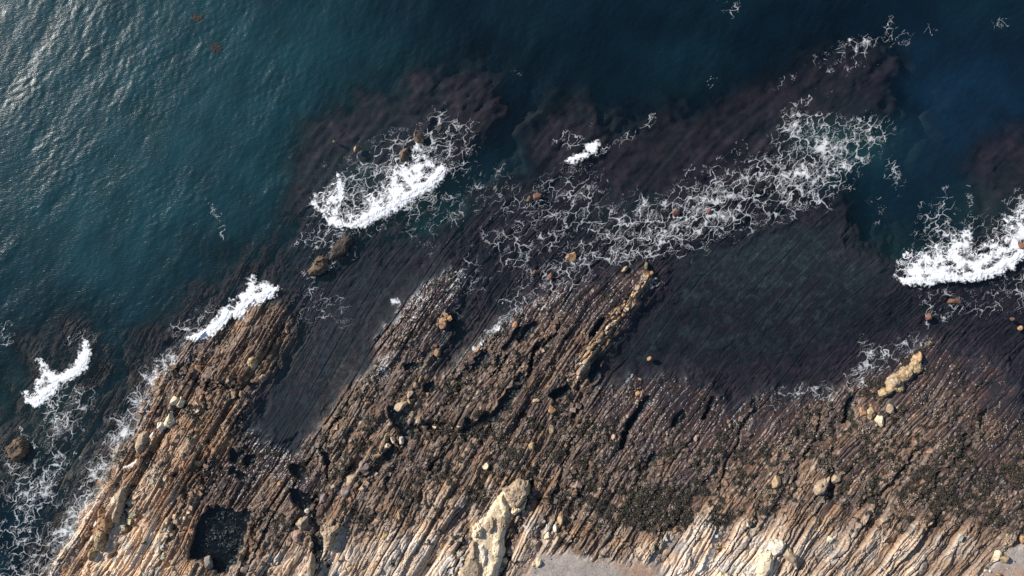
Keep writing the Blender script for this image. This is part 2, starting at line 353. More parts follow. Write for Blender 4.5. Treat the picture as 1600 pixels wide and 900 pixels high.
    # grey mud films between the ribs (bare, flat)
    mud = sstep(0.15, 0.55, fbm(x / 2.6 + 11, y / 2.6, 3, 81)) * sstep(.2, .4, pale) * sstep(.75, .55, pale)
    rgb = lerp(rgb, c3(.19, .165, .145), (0.35 * mud)[..., None])
    # bladder weed: olive-black clumps
    wn_ = 0.62 * fbm(x / 0.95, y / 0.95, 3, 91) + 0.55 * fbm(x / 3.4, y / 3.4, 2, 95)
    wm = sstep(0.04, 0.26, wn_ + (weed - 0.5) * 1.15) * sstep(-5, 12, sl)
    rgb = lerp(rgb, c3(.021, .0175, .0125) * (1 + 0.5 * lump[..., None]), (0.92 * wm)[..., None])
    h = h + 0.05 * wm * (1 + lump)
    grv = np.clip((1 - gf) * sstep(-0.4, 0.5, perlin(t / 3.1, fi * 5.1, 47)) + 0.9 * sstep(0.10, 0.0, uc), 0, 1)
    rgb = rgb * (1 - 0.55 * (grv * A)[..., None])
    # pale beige flecks at the centres of some lumps
    fl = sstep(0.62, 0.8, bidb) * sstep(0.30, 0.12, f1b) * (1 - wm) * sstep(.16, .3, pale) * rough
    rgb = lerp(rgb, c3(.46, .38, .29), (0.55 * fl)[..., None])
    # submerged: purple-brown weed turf, with grey silt in the channels
    tint = sstep(6, -16, sl)
    turf = c3(.0185, .0068, .0122) * (1 + 0.9 * n2 + 0.7 * lump + 0.6 * n1)[..., None]
    rgb = lerp(rgb, np.clip(turf, .003, 1) + 0.20 * rgb, (0.9 * tint)[..., None])
    silt = sstep(-0.05, 0.45, fbm(s0_ / 1.5 + 5, t / 4.5, 4, 101, .6) + 0.35 * perlin(s / 1.6, t / 9, 44)) * sstep(6, 48, ch)
    silt2 = 0.6 * np.exp(-((px - 1190) ** 2 / 2 / 90 ** 2 + (py - 395) ** 2 / 2 / 38 ** 2)) * sstep(-8, 8, ch)
    gully = sstep(700, 560, px) * sstep(-10, 20, ch)
    silt = np.maximum(silt * .8, sstep(0.05, 0.5, fbm(x / 2.6 + 57, y / 2.0, 4, 109, .62)) * sstep(6, 48, ch)) * (1 - 0.55 * gully)
    rgb = lerp(rgb, c3(.050, .057, .056) * (1 + 0.5 * lump)[..., None], np.clip(0.62 * silt + silt2, 0, 1)[..., None])
    clump = sstep(0.0, 0.3, fbm(s0_ / 0.9 + 31, t / lerp(2.4, 1.0, gully), 4, 103, .6)) * sstep(-6, 14, ch)
    silt_g = sstep(-0.1, 0.5, fbm(x / 2.4 + 17, y / 2.4, 4, 107, .62)) * gully
    rgb = lerp(rgb, c3(.046, .044, .047), (0.6 * silt_g)[..., None])
    rgb = lerp(rgb, c3(.016, .013, .016), ((0.65 + 0.2 * gully) * clump * (1 - np.clip(silt2, 0, 1)))[..., None])
    wet = np.clip(1 - sstep(.12, .42, pale) + 0.5 * wm, 0, 1) * sstep(-0.25, 0.0, base)
    # wet purple shelf in the gully
    wm2 = wm * 0
    for P in DARKWEED:
        wm2 = np.maximum(wm2, sstep(-8, 4, poly_sdf(P, wx, wy)))
    rgb = lerp(rgb, c3(.022, .017, .018), (0.7 * wm2)[..., None])
    # deep seabed: dark with paler sand patches
    dp = sstep(-1.4, -3.0, base)
    rgb = lerp(rgb, c3(.045, .05, .05) * (1 + 0.8 * np.clip(fbm(x / 9, y / 9, 3, 111), -1, 1))[..., None], dp[..., None])
    h = h * lerp(1.0, 0.8, dp)
    z = base + h
    # nothing above water where the photo shows sea
    z = np.where(sl < -16, np.minimum(z, -0.12 - 0.15 * np.abs(h)), z)
    # ---------------- sand
    sn = 8 * fbm(x / 2.0, y / 2.0, 3, 121)
    ss = np.maximum(poly_sdf(SAND, px + sn, py + sn), poly_sdf(SAND2, px + sn, py + sn))
    sm = sstep(-9, 5, ss - 7 * np.clip(hc, -0.3, 1) - 5 * np.clip(hf, 0, 1))
    sandz = base + 0.02 + 0.03 * fbm(x / 1.5, y / 1.5, 2, 131)
    z = lerp(z, sandz, sstep(-14, 8, ss))
    grain = perlin(x * 5, y * 5, 5) * 0.16 + 0.10 * fbm(x / 1.3, y / 1.3, 3, 7) + 0.16 * fbm(x / 4, y / 2.5, 3, 19)
    sc_ = c3(.355, .30, .262) * (1 + grain)[..., None]
    red = 0
    for P in REDSAND: red = np.maximum(red, sstep(-8, 8, poly_sdf(P, px + sn, py + sn)))
    sc_ = lerp(sc_, c3(.36, .235, .165) * (1 + grain)[..., None], (0.9 * red)[..., None])
    rgb = lerp(rgb, sc_, np.maximum(sm, 0.75 * red * sstep(-30, 0, ss))[..., None])
    # ---------------- cracks and pools
    for L, hw, dep in CRACKS:
        L = np.array(L, float); lo = L.min(0) - 25; hi = L.max(0) + 25
        m = (px > lo[0]) & (px < hi[0]) & (py > lo[1]) & (py < hi[1])
        if not m.any(): continue
        d = line_dist(L, wx[m], wy[m]) + 2.0 * n2[m]
        g = sstep(hw + 2.5, hw * 0.4, d)
        z[m] -= dep * g
        rgb[m] *= (1 - 0.6 * g[:, None]); wet[m] = np.maximum(wet[m], g)
    for P, lv, lab in PREP:
        lo = P.min(0) - 16; hi = P.max(0) + 16
        m = (px > lo[0]) & (px < hi[0]) & (py > lo[1]) & (py < hi[1])
        if not m.any(): continue
        sdp = poly_sdf(P, px[m] + 2.5 * n2[m] + (4 * n1[m] if len(P) > 16 else 0), py[m] + 2.5 * lump[m] + (5 * n2[m] if len(P) > 16 else 0))
        sdp = sdp + (2.2 if len(P) > 16 else 1.0)
        zz = z[m]
        zz = np.where((sdp < 3) & (sdp > -5) & (zz > lv - 0.3), np.maximum(zz, lv + 0.04 + 0.05 * np.abs(lump[m])), zz)
        g = sstep(-3.0, 1.0, sdp)
        zz = lerp(zz, lv - 0.22 - 0.30 * sstep(0, 8, sdp) + 0.05 * lump[m] + 0.30 * np.clip(n2[m] + 0.6 * lump[m] - 0.15, 0, 1) * sstep(6, 14, sdp), g)
        z[m] = zz
        speck = sstep(0.25, 0.7, fbm(x[m] / 1.1, y[m] / 1.1, 3, 141)) * sstep(10, 22, sdp)
        rgb[m] = lerp(rgb[m], lerp(c3(.011, .011, .012)[None], c3(.10, .085, .078)[None], 0.75 * speck[:, None]), g[:, None])
        wet[m] = np.maximum(wet[m], g)
    return z.astype(f4), np.clip(rgb, 0.002, 0.9), wet.astype(f4), ic, sm, wm, sl

# ------------------------------------------------------------------ mesh helpers
def set_mesh(name, co, faces, mat, smooth=False, attrs=None, rgb=None):
    """faces: (n,3) or (n,4) int array"""
    me = bpy.data.meshes.new(name)
    co = np.ascontiguousarray(co, f4); faces = np.ascontiguousarray(faces, np.int32)
    k = faces.shape[1]
    me.vertices.add(len(co)); me.vertices.foreach_set("co", co.ravel())
    me.loops.add(faces.size); me.loops.foreach_set("vertex_index", faces.ravel())
    me.polygons.add(len(faces)); me.polygons.foreach_set("loop_start", np.arange(0, faces.size, k, dtype=np.int32))
    me.polygons.foreach_set("loop_total", np.full(len(faces), k, np.int32))
    me.update(calc_edges=True)
    me.polygons.foreach_set("use_smooth", np.full(len(faces), smooth, bool))
    if rgb is not None:
        a = me.attributes.new("tone", 'FLOAT_COLOR', 'POINT')
        a.data.foreach_set("color", np.concatenate([rgb, np.ones((len(rgb), 1))], 1).astype(f4).ravel())
    for n, v in (attrs or {}).items():
        me.attributes.new(n, 'FLOAT', 'POINT').data.foreach_set("value", np.ascontiguousarray(v, f4))
    if mat: me.materials.append(mat)
    return me

def link(name, me, parent=None, loc=None, **props):
    o = bpy.data.objects.new(name, me); col.objects.link(o)
    if parent: o.parent = parent
    if loc: o.location = loc
    for k, v in props.items():
        if v: o[k] = v
    return o

def sub_mesh(name, co, quads, mat, smooth=False, attrs=None, rgb=None):
    """keep only the vertices the faces use"""
    used, inv = np.unique(quads, return_inverse=True)
    return set_mesh(name, co[used], inv.reshape(quads.shape), mat, smooth,
                    {k: v[used] for k, v in (attrs or {}).items()}, None if rgb is None else rgb[used])

def grid_quads(nx, ny):
    i = np.arange(nx * ny).reshape(ny, nx)
    return np.stack([i[:-1, :-1], i[:-1, 1:], i[1:, 1:], i[1:, :-1]], -1).reshape(-1, 4)[:, ::-1]

# ------------------------------------------------------------------ materials
def new_mat(name):
    m = bpy.data.materials.new(name); m.use_nodes = True
    nt = m.node_tree; nt.nodes.clear()
    out = nt.nodes.new("ShaderNodeOutputMaterial")
    return m, nt, out
def nd(nt, t, **kw):
    n = nt.nodes.new(t)
    for k, v in kw.items(): setattr(n, k, v)
    return n
def math_node(nt, op, a, b=None, clamp=False):
    n = nd(nt, "ShaderNodeMath", operation=op, use_clamp=clamp)
    for i, v in enumerate((a, b)):
        if v is None: continue
        if isinstance(v, (int, float)): n.inputs[i].default_value = v
        else: nt.links.new(v, n.inputs[i])
    return n.outputs[0]

def rock_material(name, tone_attr=True, base=(.3, .25, .2), spots=(.1, .08, .06), rough_dry=0.85, rough_wet=0.34, bump=0.5):
    m, nt, out = new_mat(name)
    L = nt.links.new
    b = nd(nt, "ShaderNodeBsdfPrincipled")
    geo = nd(nt, "ShaderNodeNewGeometry")
    n1 = nd(nt, "ShaderNodeTexNoise"); n1.inputs["Scale"].default_value = 3.2; n1.inputs["Detail"].default_value = 6; n1.inputs["Roughness"].default_value = 0.65
    L(geo.outputs["Position"], n1.inputs["Vector"])
    n2 = nd(nt, "ShaderNodeTexNoise"); n2.inputs["Scale"].default_value = 1.7; n2.inputs["Detail"].default_value = 4
    L(geo.outputs["Position"], n2.inputs["Vector"])
    r = nd(nt, "ShaderNodeMapRange"); r.inputs[1].default_value = 0.25; r.inputs[2].default_value = 0.75; r.inputs[3].default_value = 0.62; r.inputs[4].default_value = 1.38
    L(n1.outputs[0], r.inputs[0])
    if not tone_attr: r.inputs[3].default_value = 0.80; r.inputs[4].default_value = 1.2
    mul = nd(nt, "ShaderNodeMix", data_type='RGBA', blend_type='MULTIPLY'); mul.inputs[0].default_value = 1.0
    L(r.outputs[0], mul.inputs[7])
    if tone_attr:
        a = nd(nt, "ShaderNodeAttribute", attribute_name="tone"); L(a.outputs["Color"], mul.inputs[6])
        w = nd(nt, "ShaderNodeAttribute", attribute_name="wet")
        rr = nd(nt, "ShaderNodeMapRange"); rr.inputs[3].default_value = rough_dry; rr.inputs[4].default_value = rough_wet
        L(w.outputs["Fac"], rr.inputs[0]); L(rr.outputs[0], b.inputs["Roughness"])
    else:
        mx = nd(nt, "ShaderNodeMix", data_type='RGBA')
        cr = nd(nt, "ShaderNodeMapRange"); cr.inputs[1].default_value = 0.47; cr.inputs[2].default_value = 0.60; L(n2.outputs[0], cr.inputs[0])
        L(cr.outputs[0], mx.inputs[0]); mx.inputs[6].default_value = (*base, 1); mx.inputs[7].default_value = (*spots, 1)
        L(mx.outputs[2], mul.inputs[6]); b.inputs["Roughness"].default_value = rough_dry
    L(mul.outputs[2], b.inputs["Base Color"])
    bp = nd(nt, "ShaderNodeBump"); bp.inputs["Strength"].default_value = bump; bp.inputs["Distance"].default_value = 0.12
    L(n1.outputs[0], bp.inputs["Height"]); L(bp.outputs[0], b.inputs["Normal"])
    L(b.outputs[0], out.inputs[0])
    return m
M_ROCK = rock_material("shore_rock")
M_SAND = rock_material("beach_sand", bump=0.15)
COLS = {'cream': ((.66,.545,.39), (.56,.43,.27)), 'white': ((.64,.56,.47), (.55,.46,.36)), 'tan': ((.36,.275,.19), (.24,.17,.11)), 'orange': ((.37,.215,.11), (.17,.095,.055)),
        'gold': ((.38,.275,.155), (.19,.13,.075)), 'rust': ((.17,.075,.045), (.09,.04,.03)), 'brown': ((.13,.088,.055), (.06,.04,.026)), 'grey': ((.25,.215,.18), (.16,.135,.115)),
        'mauve': ((.235,.18,.16), (.16,.125,.11)), 'dark': ((.05,.036,.028), (.025,.019,.016)), 'moss': ((.20,.165,.08), (.11,.085,.04)), 'pink': ((.36,.235,.185), (.25,.16,.12))}
ROCKM = {k: rock_material(k + "_rock", False, v[0], v[1]) for k, v in COLS.items()}

def water_material(name, deep, rough, rip, rip_scale):
    m, nt, out = new_mat(name); L = nt.links.new
    geo = nd(nt, "ShaderNodeNewGeometry")
    op = nd(nt, "ShaderNodeAttribute", attribute_name="murk")
    tone = nd(nt, "ShaderNodeAttribute", attribute_name="tone")
    dif = nd(nt, "ShaderNodeBsdfDiffuse")
    L(tone.outputs["Color"], dif.inputs[0])
    tr = nd(nt, "ShaderNodeBsdfTransparent"); tr.inputs[0].default_value = (0.80, 0.90, 0.94, 1)
    mx = nd(nt, "ShaderNodeMixShader"); L(op.outputs["Fac"], mx.inputs[0]); L(tr.outputs[0], mx.inputs[1]); L(dif.outputs[0], mx.inputs[2])
    mp = nd(nt, "ShaderNodeMapping"); mp.inputs["Rotation"].default_value = (0, 0, math.radians(-50)); mp.inputs["Scale"].default_value = (0.62, 1.5, 1)
    L(geo.outputs["Position"], mp.inputs["Vector"])
    n1 = nd(nt, "ShaderNodeTexNoise"); n1.inputs["Scale"].default_value = rip_scale; n1.inputs["Detail"].default_value = 5; n1.inputs["Roughness"].default_value = 0.6; n1.inputs["Distortion"].default_value = 0.4
    L(mp.outputs[0], n1.inputs["Vector"])
    rp = nd(nt, "ShaderNodeAttribute", attribute_name="ripple")
    bp = nd(nt, "ShaderNodeBump"); bp.inputs["Distance"].default_value = rip
    L(rp.outputs["Fac"], bp.inputs["Strength"]); L(n1.outputs[0], bp.inputs["Height"])
    gl = nd(nt, "ShaderNodeBsdfGlossy"); gl.inputs["Roughness"].default_value = rough; L(bp.outputs[0], gl.inputs["Normal"])
    fr = nd(nt, "ShaderNodeFresnel"); L(bp.outputs[0], fr.inputs["Normal"])
    ior = nd(nt, "ShaderNodeMapRange"); ior.inputs[3].default_value = 1.33; ior.inputs[4].default_value = 1 / 1.33    # refracted light does not reflect off the underside
    L(geo.outputs["Backfacing"], ior.inputs[0]); L(ior.outputs[0], fr.inputs[0])
    L(bp.outputs[0], dif.inputs["Normal"])
    m2 = nd(nt, "ShaderNodeMixShader"); L(fr.outputs[0], m2.inputs[0]); L(mx.outputs[0], m2.inputs[1]); L(gl.outputs[0], m2.inputs[2])
    L(m2.outputs[0], out.inputs[0])
    return m
M_SEA = water_material("sea_water", None, 0.27, 0.045, 3.0)
M_POOL = water_material("pool_water", None, 0.05, 0.02, 2.0)

def foam_material():
    m, nt, out = new_mat("foam"); L = nt.links.new
    a = nd(nt, "ShaderNodeAttribute", attribute_name="cover")
    geo = nd(nt, "ShaderNodeNewGeometry")
    n1 = nd(nt, "ShaderNodeTexNoise"); n1.inputs["Scale"].default_value = 5.0; n1.inputs["Detail"].default_value = 5; n1.inputs["Roughness"].default_value = 0.7
    L(geo.outputs["Position"], n1.inputs["Vector"])
    k = math_node(nt, 'MULTIPLY', math_node(nt, 'SUBTRACT', n1.outputs[0], 0.5), 0.25)
    al = math_node(nt, 'ADD', a.outputs["Fac"], k)
    sm = nd(nt, "ShaderNodeMapRange", interpolation_type='LINEAR'); sm.inputs[1].default_value = 0.04; sm.inputs[2].default_value = 1.0
    L(al, sm.inputs[0])
    d = nd(nt, "ShaderNodeBsdfDiffuse"); d.inputs[0].default_value = (0.86, 0.87, 0.88, 1)
    bp = nd(nt, "ShaderNodeBump"); bp.inputs["Strength"].default_value = 0.25; bp.inputs["Distance"].default_value = 0.12
    L(n1.outputs[0], bp.inputs["Height"]); L(bp.outputs[0], d.inputs["Normal"])
    tr = nd(nt, "ShaderNodeBsdfTransparent")
    mx = nd(nt, "ShaderNodeMixShader"); L(sm.outputs[0], mx.inputs[0]); L(tr.outputs[0], mx.inputs[1]); L(d.outputs[0], mx.inputs[2])
    L(mx.outputs[0], out.inputs[0])
    return m
M_FOAM = foam_material()

# ------------------------------------------------------------------ the ground: seabed, rock platforms in their beds, beach
def region_of(px, py):
    west = px < np.interp(py, [500, 600, 700, 800, 905, 1000], [470, 430, 395, 345, 318, 280])
    east = px > np.interp(py, [590, 680, 800, 905, 1000], [925, 900, 860, 828, 800])
    return np.where(west, 0, np.where(east & (py > 585), 2, 1))

STEP = 1.4                                          # photo px per cell near shore (0.14 m)
gx = np.arange(-115, 1716, STEP); gy = np.arange(326, 985, STEP)
TPX, TPY = np.meshgrid(gx, gy)
TZ, TC, TW, TB, TS, TWEED, TSL = terrain(TPX, TPY)
ny, nx = TPX.shape
co = np.stack([(TPX - 800) * 0.1, (450 - TPY) * 0.1, TZ], -1).reshape(-1, 3)
q = grid_quads(nx, ny)
tone = TC.reshape(-1, 3); wet = TW.ravel()
fc = q[:, 0]                                        # a corner stands for its face
slf = TSL.ravel()[fc]; reg = region_of(TPX, TPY).ravel()[fc]; bed = TB.ravel()[fc]; sandf = TS.ravel()[fc] > 0.5
dry = (slf > -14) & ~sandf
def ground_z(px, py):
    i = np.clip(np.round((np.asarray(px, float) - gx[0]) / STEP).astype(int), 0, nx - 1)
    j = np.clip(np.round((np.asarray(py, float) - gy[0]) / STEP).astype(int), 0, ny - 1)
    return TZ[j, i]

link("seabed", sub_mesh("seabed", co, q[~dry & ~sandf], M_ROCK, False, {"wet": wet}, tone), kind='structure')
link("beach_sand", sub_mesh("beach_sand", co, q[sandf], M_SAND, True, {"wet": wet * 0}, tone), kind='structure')
PLAT = [("tan layered rock headland beside the breaking waves, split by cracks"), ("brown layered rock platform in the middle with diagonal beds and slot pools"),
        ("weed spotted brown rock platform along the lower right shore")]
for r in range(3):
    root = link("rock_platform", None, kind='structure', label=PLAT[r])
    m = dry & (reg == r)
    ids = bed[m]; qq = q[m]
    order = np.argsort(ids, kind='stable'); ids = ids[order]; qq = qq[order]
    cuts = np.flatnonzero(np.diff(ids)) + 1
    small = []
    for part in np.split(qq, cuts):
        if len(part) < 150: small.append(part); continue
        link("rock_bed", sub_mesh("rock_bed", co, part, M_ROCK, False, {"wet": wet}, tone), root)
    if small: link("rock_bed", sub_mesh("rock_bed", co, np.concatenate(small), M_ROCK, False, {"wet": wet}, tone), root)

# seabed further out, coarser, and the ground beyond the picture
def coarse_ground(name, xs, ys, drop=0.0, smooth=True):
    a, b = np.meshgrid(xs, ys)
    z, c, w, *_ = terrain(a, b)
    return link(name, set_mesh(name, np.stack([(a - 800) * .1, (450 - b) * .1, z - drop], -1).reshape(-1, 3), grid_quads(a.shape[1], a.shape[0]), M_ROCK, smooth,
                               {"wet": w.ravel()}, c.reshape(-1, 3)), kind='structure')
coarse_ground("seabed", np.arange(-115, 1717, 3.2), np.arange(-100, 330, 3.2))
def flat_ground(name, x0, x1, y0, y1, zf, c, n=40):
    a, b = np.meshgrid(np.linspace(x0, x1, n), np.linspace(y0, y1, n))
    z = zf(a, b) + 0.25 * fbm(a / 9, b / 9, 3, 3)
    rgb = np.ones(a.shape + (3,)) * np.array(c) * (1 + 0.3 * fbm(a / 14, b / 14, 3, 8))[..., None]
    return link(name, set_mesh(name, np.stack([a, b, z], -1).reshape(-1, 3), grid_quads(n, n)[:, ::-1], M_ROCK, True, {"wet": np.zeros(a.size)}, np.clip(rgb.reshape(-1, 3), .01, .8)), kind='structure')
flat_ground("seabed", -2500, 2500, -160, 2500, lambda a, b: -11.0 + 0 * a, (.05, .05, .05))
flat_ground("beach", -300, 2500, -400, -53.2, lambda a, b: 1.5 + np.clip(-53 - b, 0, 400) * 0.06, (.34, .28, .24), 80)
flat_ground("beach", 91.4, 500, -53.5, -28, lambda a, b: 1.2 + 0 * a, (.2, .16, .13), 30)

# ------------------------------------------------------------------ the sea
WSTEP = 2.2
wxs = np.arange(-115, 1717, WSTEP); wys = np.arange(-100, 985, WSTEP)
WPX, WPY = np.meshgrid(wxs, wys)
WX = ((WPX - 800) * .1).astype(f4); WY = ((450 - WPY) * .1).astype(f4)
jj = np.clip(((WPY - gy[0]) / STEP).astype(int), 0, ny - 1); ii = np.clip(((WPX - gx[0]) / STEP).astype(int), 0, nx - 1)
WZB = seabed_base(WPX, WPY)
wj = WPX + 9 * fbm(WX / 3.0, WY / 3.0, 3, 1); wk = WPY + 9 * fbm(WX / 3.0, WY / 3.0, 3, 5)
WZB = seabed_base(wj, wk)
WT = np.where(WPY > gy[0], TZ[jj, ii], WZB)           # real bottom where the fine ground lies
def waves(X, Y, seed=5, n=90):
    r = np.random.default_rng(seed); z = np.zeros(X.shape, f4)
    for i in range(n):
        lam = 0.62 * (9.0 / 0.62) ** (r.random() ** 1.7)
        a = math.radians(-38 + r.normal(0, 30 if lam < 3 else 17))         # swell comes in from the upper left
        k = 2 * math.pi / lam
        amp = 0.0025 * lam ** 0.6
        ph = k * (X * math.cos(a) + Y * math.sin(a)) + r.uniform(0, 6.28)
        z += amp * (np.sin(ph) + 0.22 * np.sin(2 * ph + 1.57))
    for i in range(7):                                    # long swell rolling in
        lam = r.uniform(7, 14); a = math.radians(-42 + r.normal(0, 6)); k = 2 * math.pi / lam
        z += 0.013 * np.sin(k * (X * math.cos(a) + Y * math.sin(a)) + r.uniform(0, 6.28)).astype(f4)
    return z
LIVELY = sstep(1250, 150, WPX + 0.35 * WPY)            # choppier out to the left
depth = np.clip(-WT, 0, 12)
gust = 0.75 + 0.5 * fbm(WX / 14, WY / 14, 2, 17)
wamp = (0.72 + 0.06 * LIVELY) * sstep(0.1, 2.0, -WZB) * gust + 0.10
SEA_H = waves(WX, WY) * wamp
murk = (1 - np.exp(-0.40 * depth)) * (0.35 + 0.65 * sstep(0.1, 1.1, depth))
murk = np.clip(murk * (1 + 0.05 * fbm(WX / 6, WY / 6, 3, 29)), 0, 0.985)
turb = fbm(WX / 22, WY / 22, 3, 37)
teal = np.exp(-((WPX - 180) ** 2 + (WPY - 150) ** 2) / 2 / 230 ** 2) + 0.25 * turb + 0.35 * LIVELY
sea_rgb = lerp(c3(.0022, .0088, .0165), c3(.0076, .041, .054), np.clip(teal, 0, 1)[..., None])
sea_rgb = lerp(sea_rgb, c3(.008, .034, .072), (0.45 * np.exp(-((WPX - 1500) ** 2 / 2 / 110 ** 2 + (WPY - 170) ** 2 / 2 / 90 ** 2)))[..., None])
# stirred, milky-green water behind the breakers and over the reef
for x, y, sx, sy, k in ((1300, 215, 60, 30, .8), (640, 330, 60, 35, .45), (70, 620, 50, 40, .5), (1560, 330, 50, 35, .5), (980, 330, 60, 25, .35), (60, 700, 60, 60, .35), (1390, 410, 60, 30, .35), (560, 280, 40, 30, .6)):
    g = k * np.exp(-((WPX - x) ** 2 / 2 / sx ** 2 + (WPY - y) ** 2 / 2 / sy ** 2))
    sea_rgb = lerp(sea_rgb, c3(.020, .066, .066), g[..., None]); murk = np.maximum(murk, np.clip(0.75 * g, 0, .9))
sea_rgb = sea_rgb * (1 + 0.20 * fbm(WX / 5, WY / 5, 3, 39)[..., None])
ripple = np.clip(0.85 + 0.30 * LIVELY * gust - 0.15 * sstep(1.0, .3, depth), 0.3, 1.1)
wq = grid_quads(WPX.shape[1], WPX.shape[0])
keep = ((WT - SEA_H).ravel()[wq] < 0.12).any(1) & (sample(sd_land, WPX, WPY).ravel()[wq].min(1) < 22)
sco = np.stack([WX, WY, SEA_H], -1).reshape(-1, 3)
link("sea", sub_mesh("sea", sco, wq[keep], M_SEA, True, {"murk": murk.ravel(), "ripple": ripple.ravel()}, sea_rgb.reshape(-1, 3)), kind='structure')
def far_sea(x0, x1, y0, y1, n):
    a, b = np.meshgrid(np.linspace(x0, x1, n), np.linspace(y0, y1, n))
    link("sea", set_mesh("sea", np.stack([a, b, 0 * a], -1).reshape(-1, 3), grid_quads(n, n)[:, ::-1], M_SEA, True,
         {"murk": np.full(a.size, .98), "ripple": np.full(a.size, .8)}, np.tile([.006, .02, .032], (a.size, 1))), kind='structure')
far_sea(-2500, 2500, 54.9, 2500, 30); far_sea(-2500, -91.5, -160, 54.9, 30); far_sea(91.6, 2500, -28, 54.9, 30)

# tide pools
for P, lv, lab in PREP:
    c = P.mean(0); lo = P.min(0) - 5; hi = P.max(0) + 5
    a, b = np.meshgrid(np.arange(lo[0], hi[0] + 2, 2.0), np.arange(lo[1], hi[1] + 2, 2.0))
    sdp = poly_sdf(P, a, b)
    k = grid_quads(a.shape[1], a.shape[0]); k = k[(sdp.ravel()[k] > -4).all(1)]
    if not len(k): continue
    wc = W(*c); z0 = lv
    pc = np.stack([(a - c[0]) * .1, (c[1] - b) * .1, 0.004 * perlin(a / 7, b / 7, 3)], -1).reshape(-1, 3)
    me = sub_mesh("tide_pool", pc, k, M_POOL, True, {"murk": np.full(a.size, .35), "ripple": np.full(a.size, .25)}, np.tile(c3(.0035, .0048, .0062), (a.size, 1)))
    link("tide_pool", me, loc=((c[0] - 800) * .1, (450 - c[1]) * .1, z0), label=lab, category="tide pool", group="tide pools in the rock platforms")

# ------------------------------------------------------------------ foam
FSTEP = 0.58
fxs = np.arange(-40, 1641, FSTEP); fys = np.arange(-20, 941, FSTEP)
FPX, FPY = np.meshgrid(fxs, fys)
def wsample(grid, px, py):
    gx_ = np.clip((px - wxs[0]) / WSTEP, 0, grid.shape[1] - 1.001); gy_ = np.clip((py - wys[0]) / WSTEP, 0, grid.shape[0] - 1.001)
    i = gx_.astype(np.int32); j = gy_.astype(np.int32); u = (gx_ - i).astype(f4); v = (gy_ - j).astype(f4)
    return (grid[j, i] * (1 - u) + grid[j, i + 1] * u) * (1 - v) + (grid[j + 1, i] * (1 - u) + grid[j + 1, i + 1] * u) * v

def lace_value(x, y, D):
    """web of foam threads: thicker and more closed where the density D is high; 0..1"""
    ax = 0.75 * fbm(x / 2.3, y / 2.3, 3, 201); ay = 0.75 * fbm(x / 2.3, y / 2.3, 3, 211)
    fx = 0.13 * fbm(x / 0.6, y / 0.6, 2, 205); fy = 0.13 * fbm(x / 0.6, y / 0.6, 2, 215)
    ca, sa = math.cos(math.radians(44)), math.sin(math.radians(44))
    X = x + ax + fx; Y = y + ay + fy
    u = X * ca + Y * sa; v = -X * sa + Y * ca
    e1, _ = web(u / 2.7, v / 1.25, 6); e2, c2 = web(u / 1.35 + 9, v / 0.66, 8)
    k = fbm(x / 3.0, y / 3.0, 3, 227); k2 = fbm(x / 1.5, y / 1.5, 3, 229); grit = fbm(x / 0.28, y / 0.28, 2, 233)
    q = D + 0.30 * k
    w1 = np.clip(0.014 + 0.040 * q + 0.022 * k2, 0.011, .12); w2 = np.clip(0.015 + 0.055 * (D + .4 * k2), 0.011, .16)
    l1 = np.clip(1.35 - e1 / w1, 0, 1); l2 = np.clip(1.3 - e2 / w2, 0, 1)
    r1 = np.clip(1.2 - np.abs(perlin(X / 0.8, Y / 0.8, 223)) / 0.07, 0, 1)
    o1 = sstep(0.10, 0.50, q); o2 = sstep(0.42, 0.95, D + 0.40 * k2); o3 = sstep(0.30, 0.85, D + 0.5 * k2)
    g1, _, _ = worley(x / 0.30, y / 0.30, 12)
    dots = sstep(0.30, 0.14, g1) * sstep(0.05, 0.45, k2 + 0.5 * (D - .35)) * sstep(.12, .3, D)
    film = 0.28 * sstep(0.5, 0.95, q) * sstep(-.5, .5, grit)
    fill = sstep(0.90, 1.25, D + 0.35 * k2)
    net = np.maximum(np.maximum(l1 * o1, 0.75 * l2 * o2), 0.5 * r1 * o3)
    net = np.maximum(net, 0.6 * dots) * (1 + 0.35 * grit)
    return np.clip(np.maximum(net, film) + fill, 0, 1)

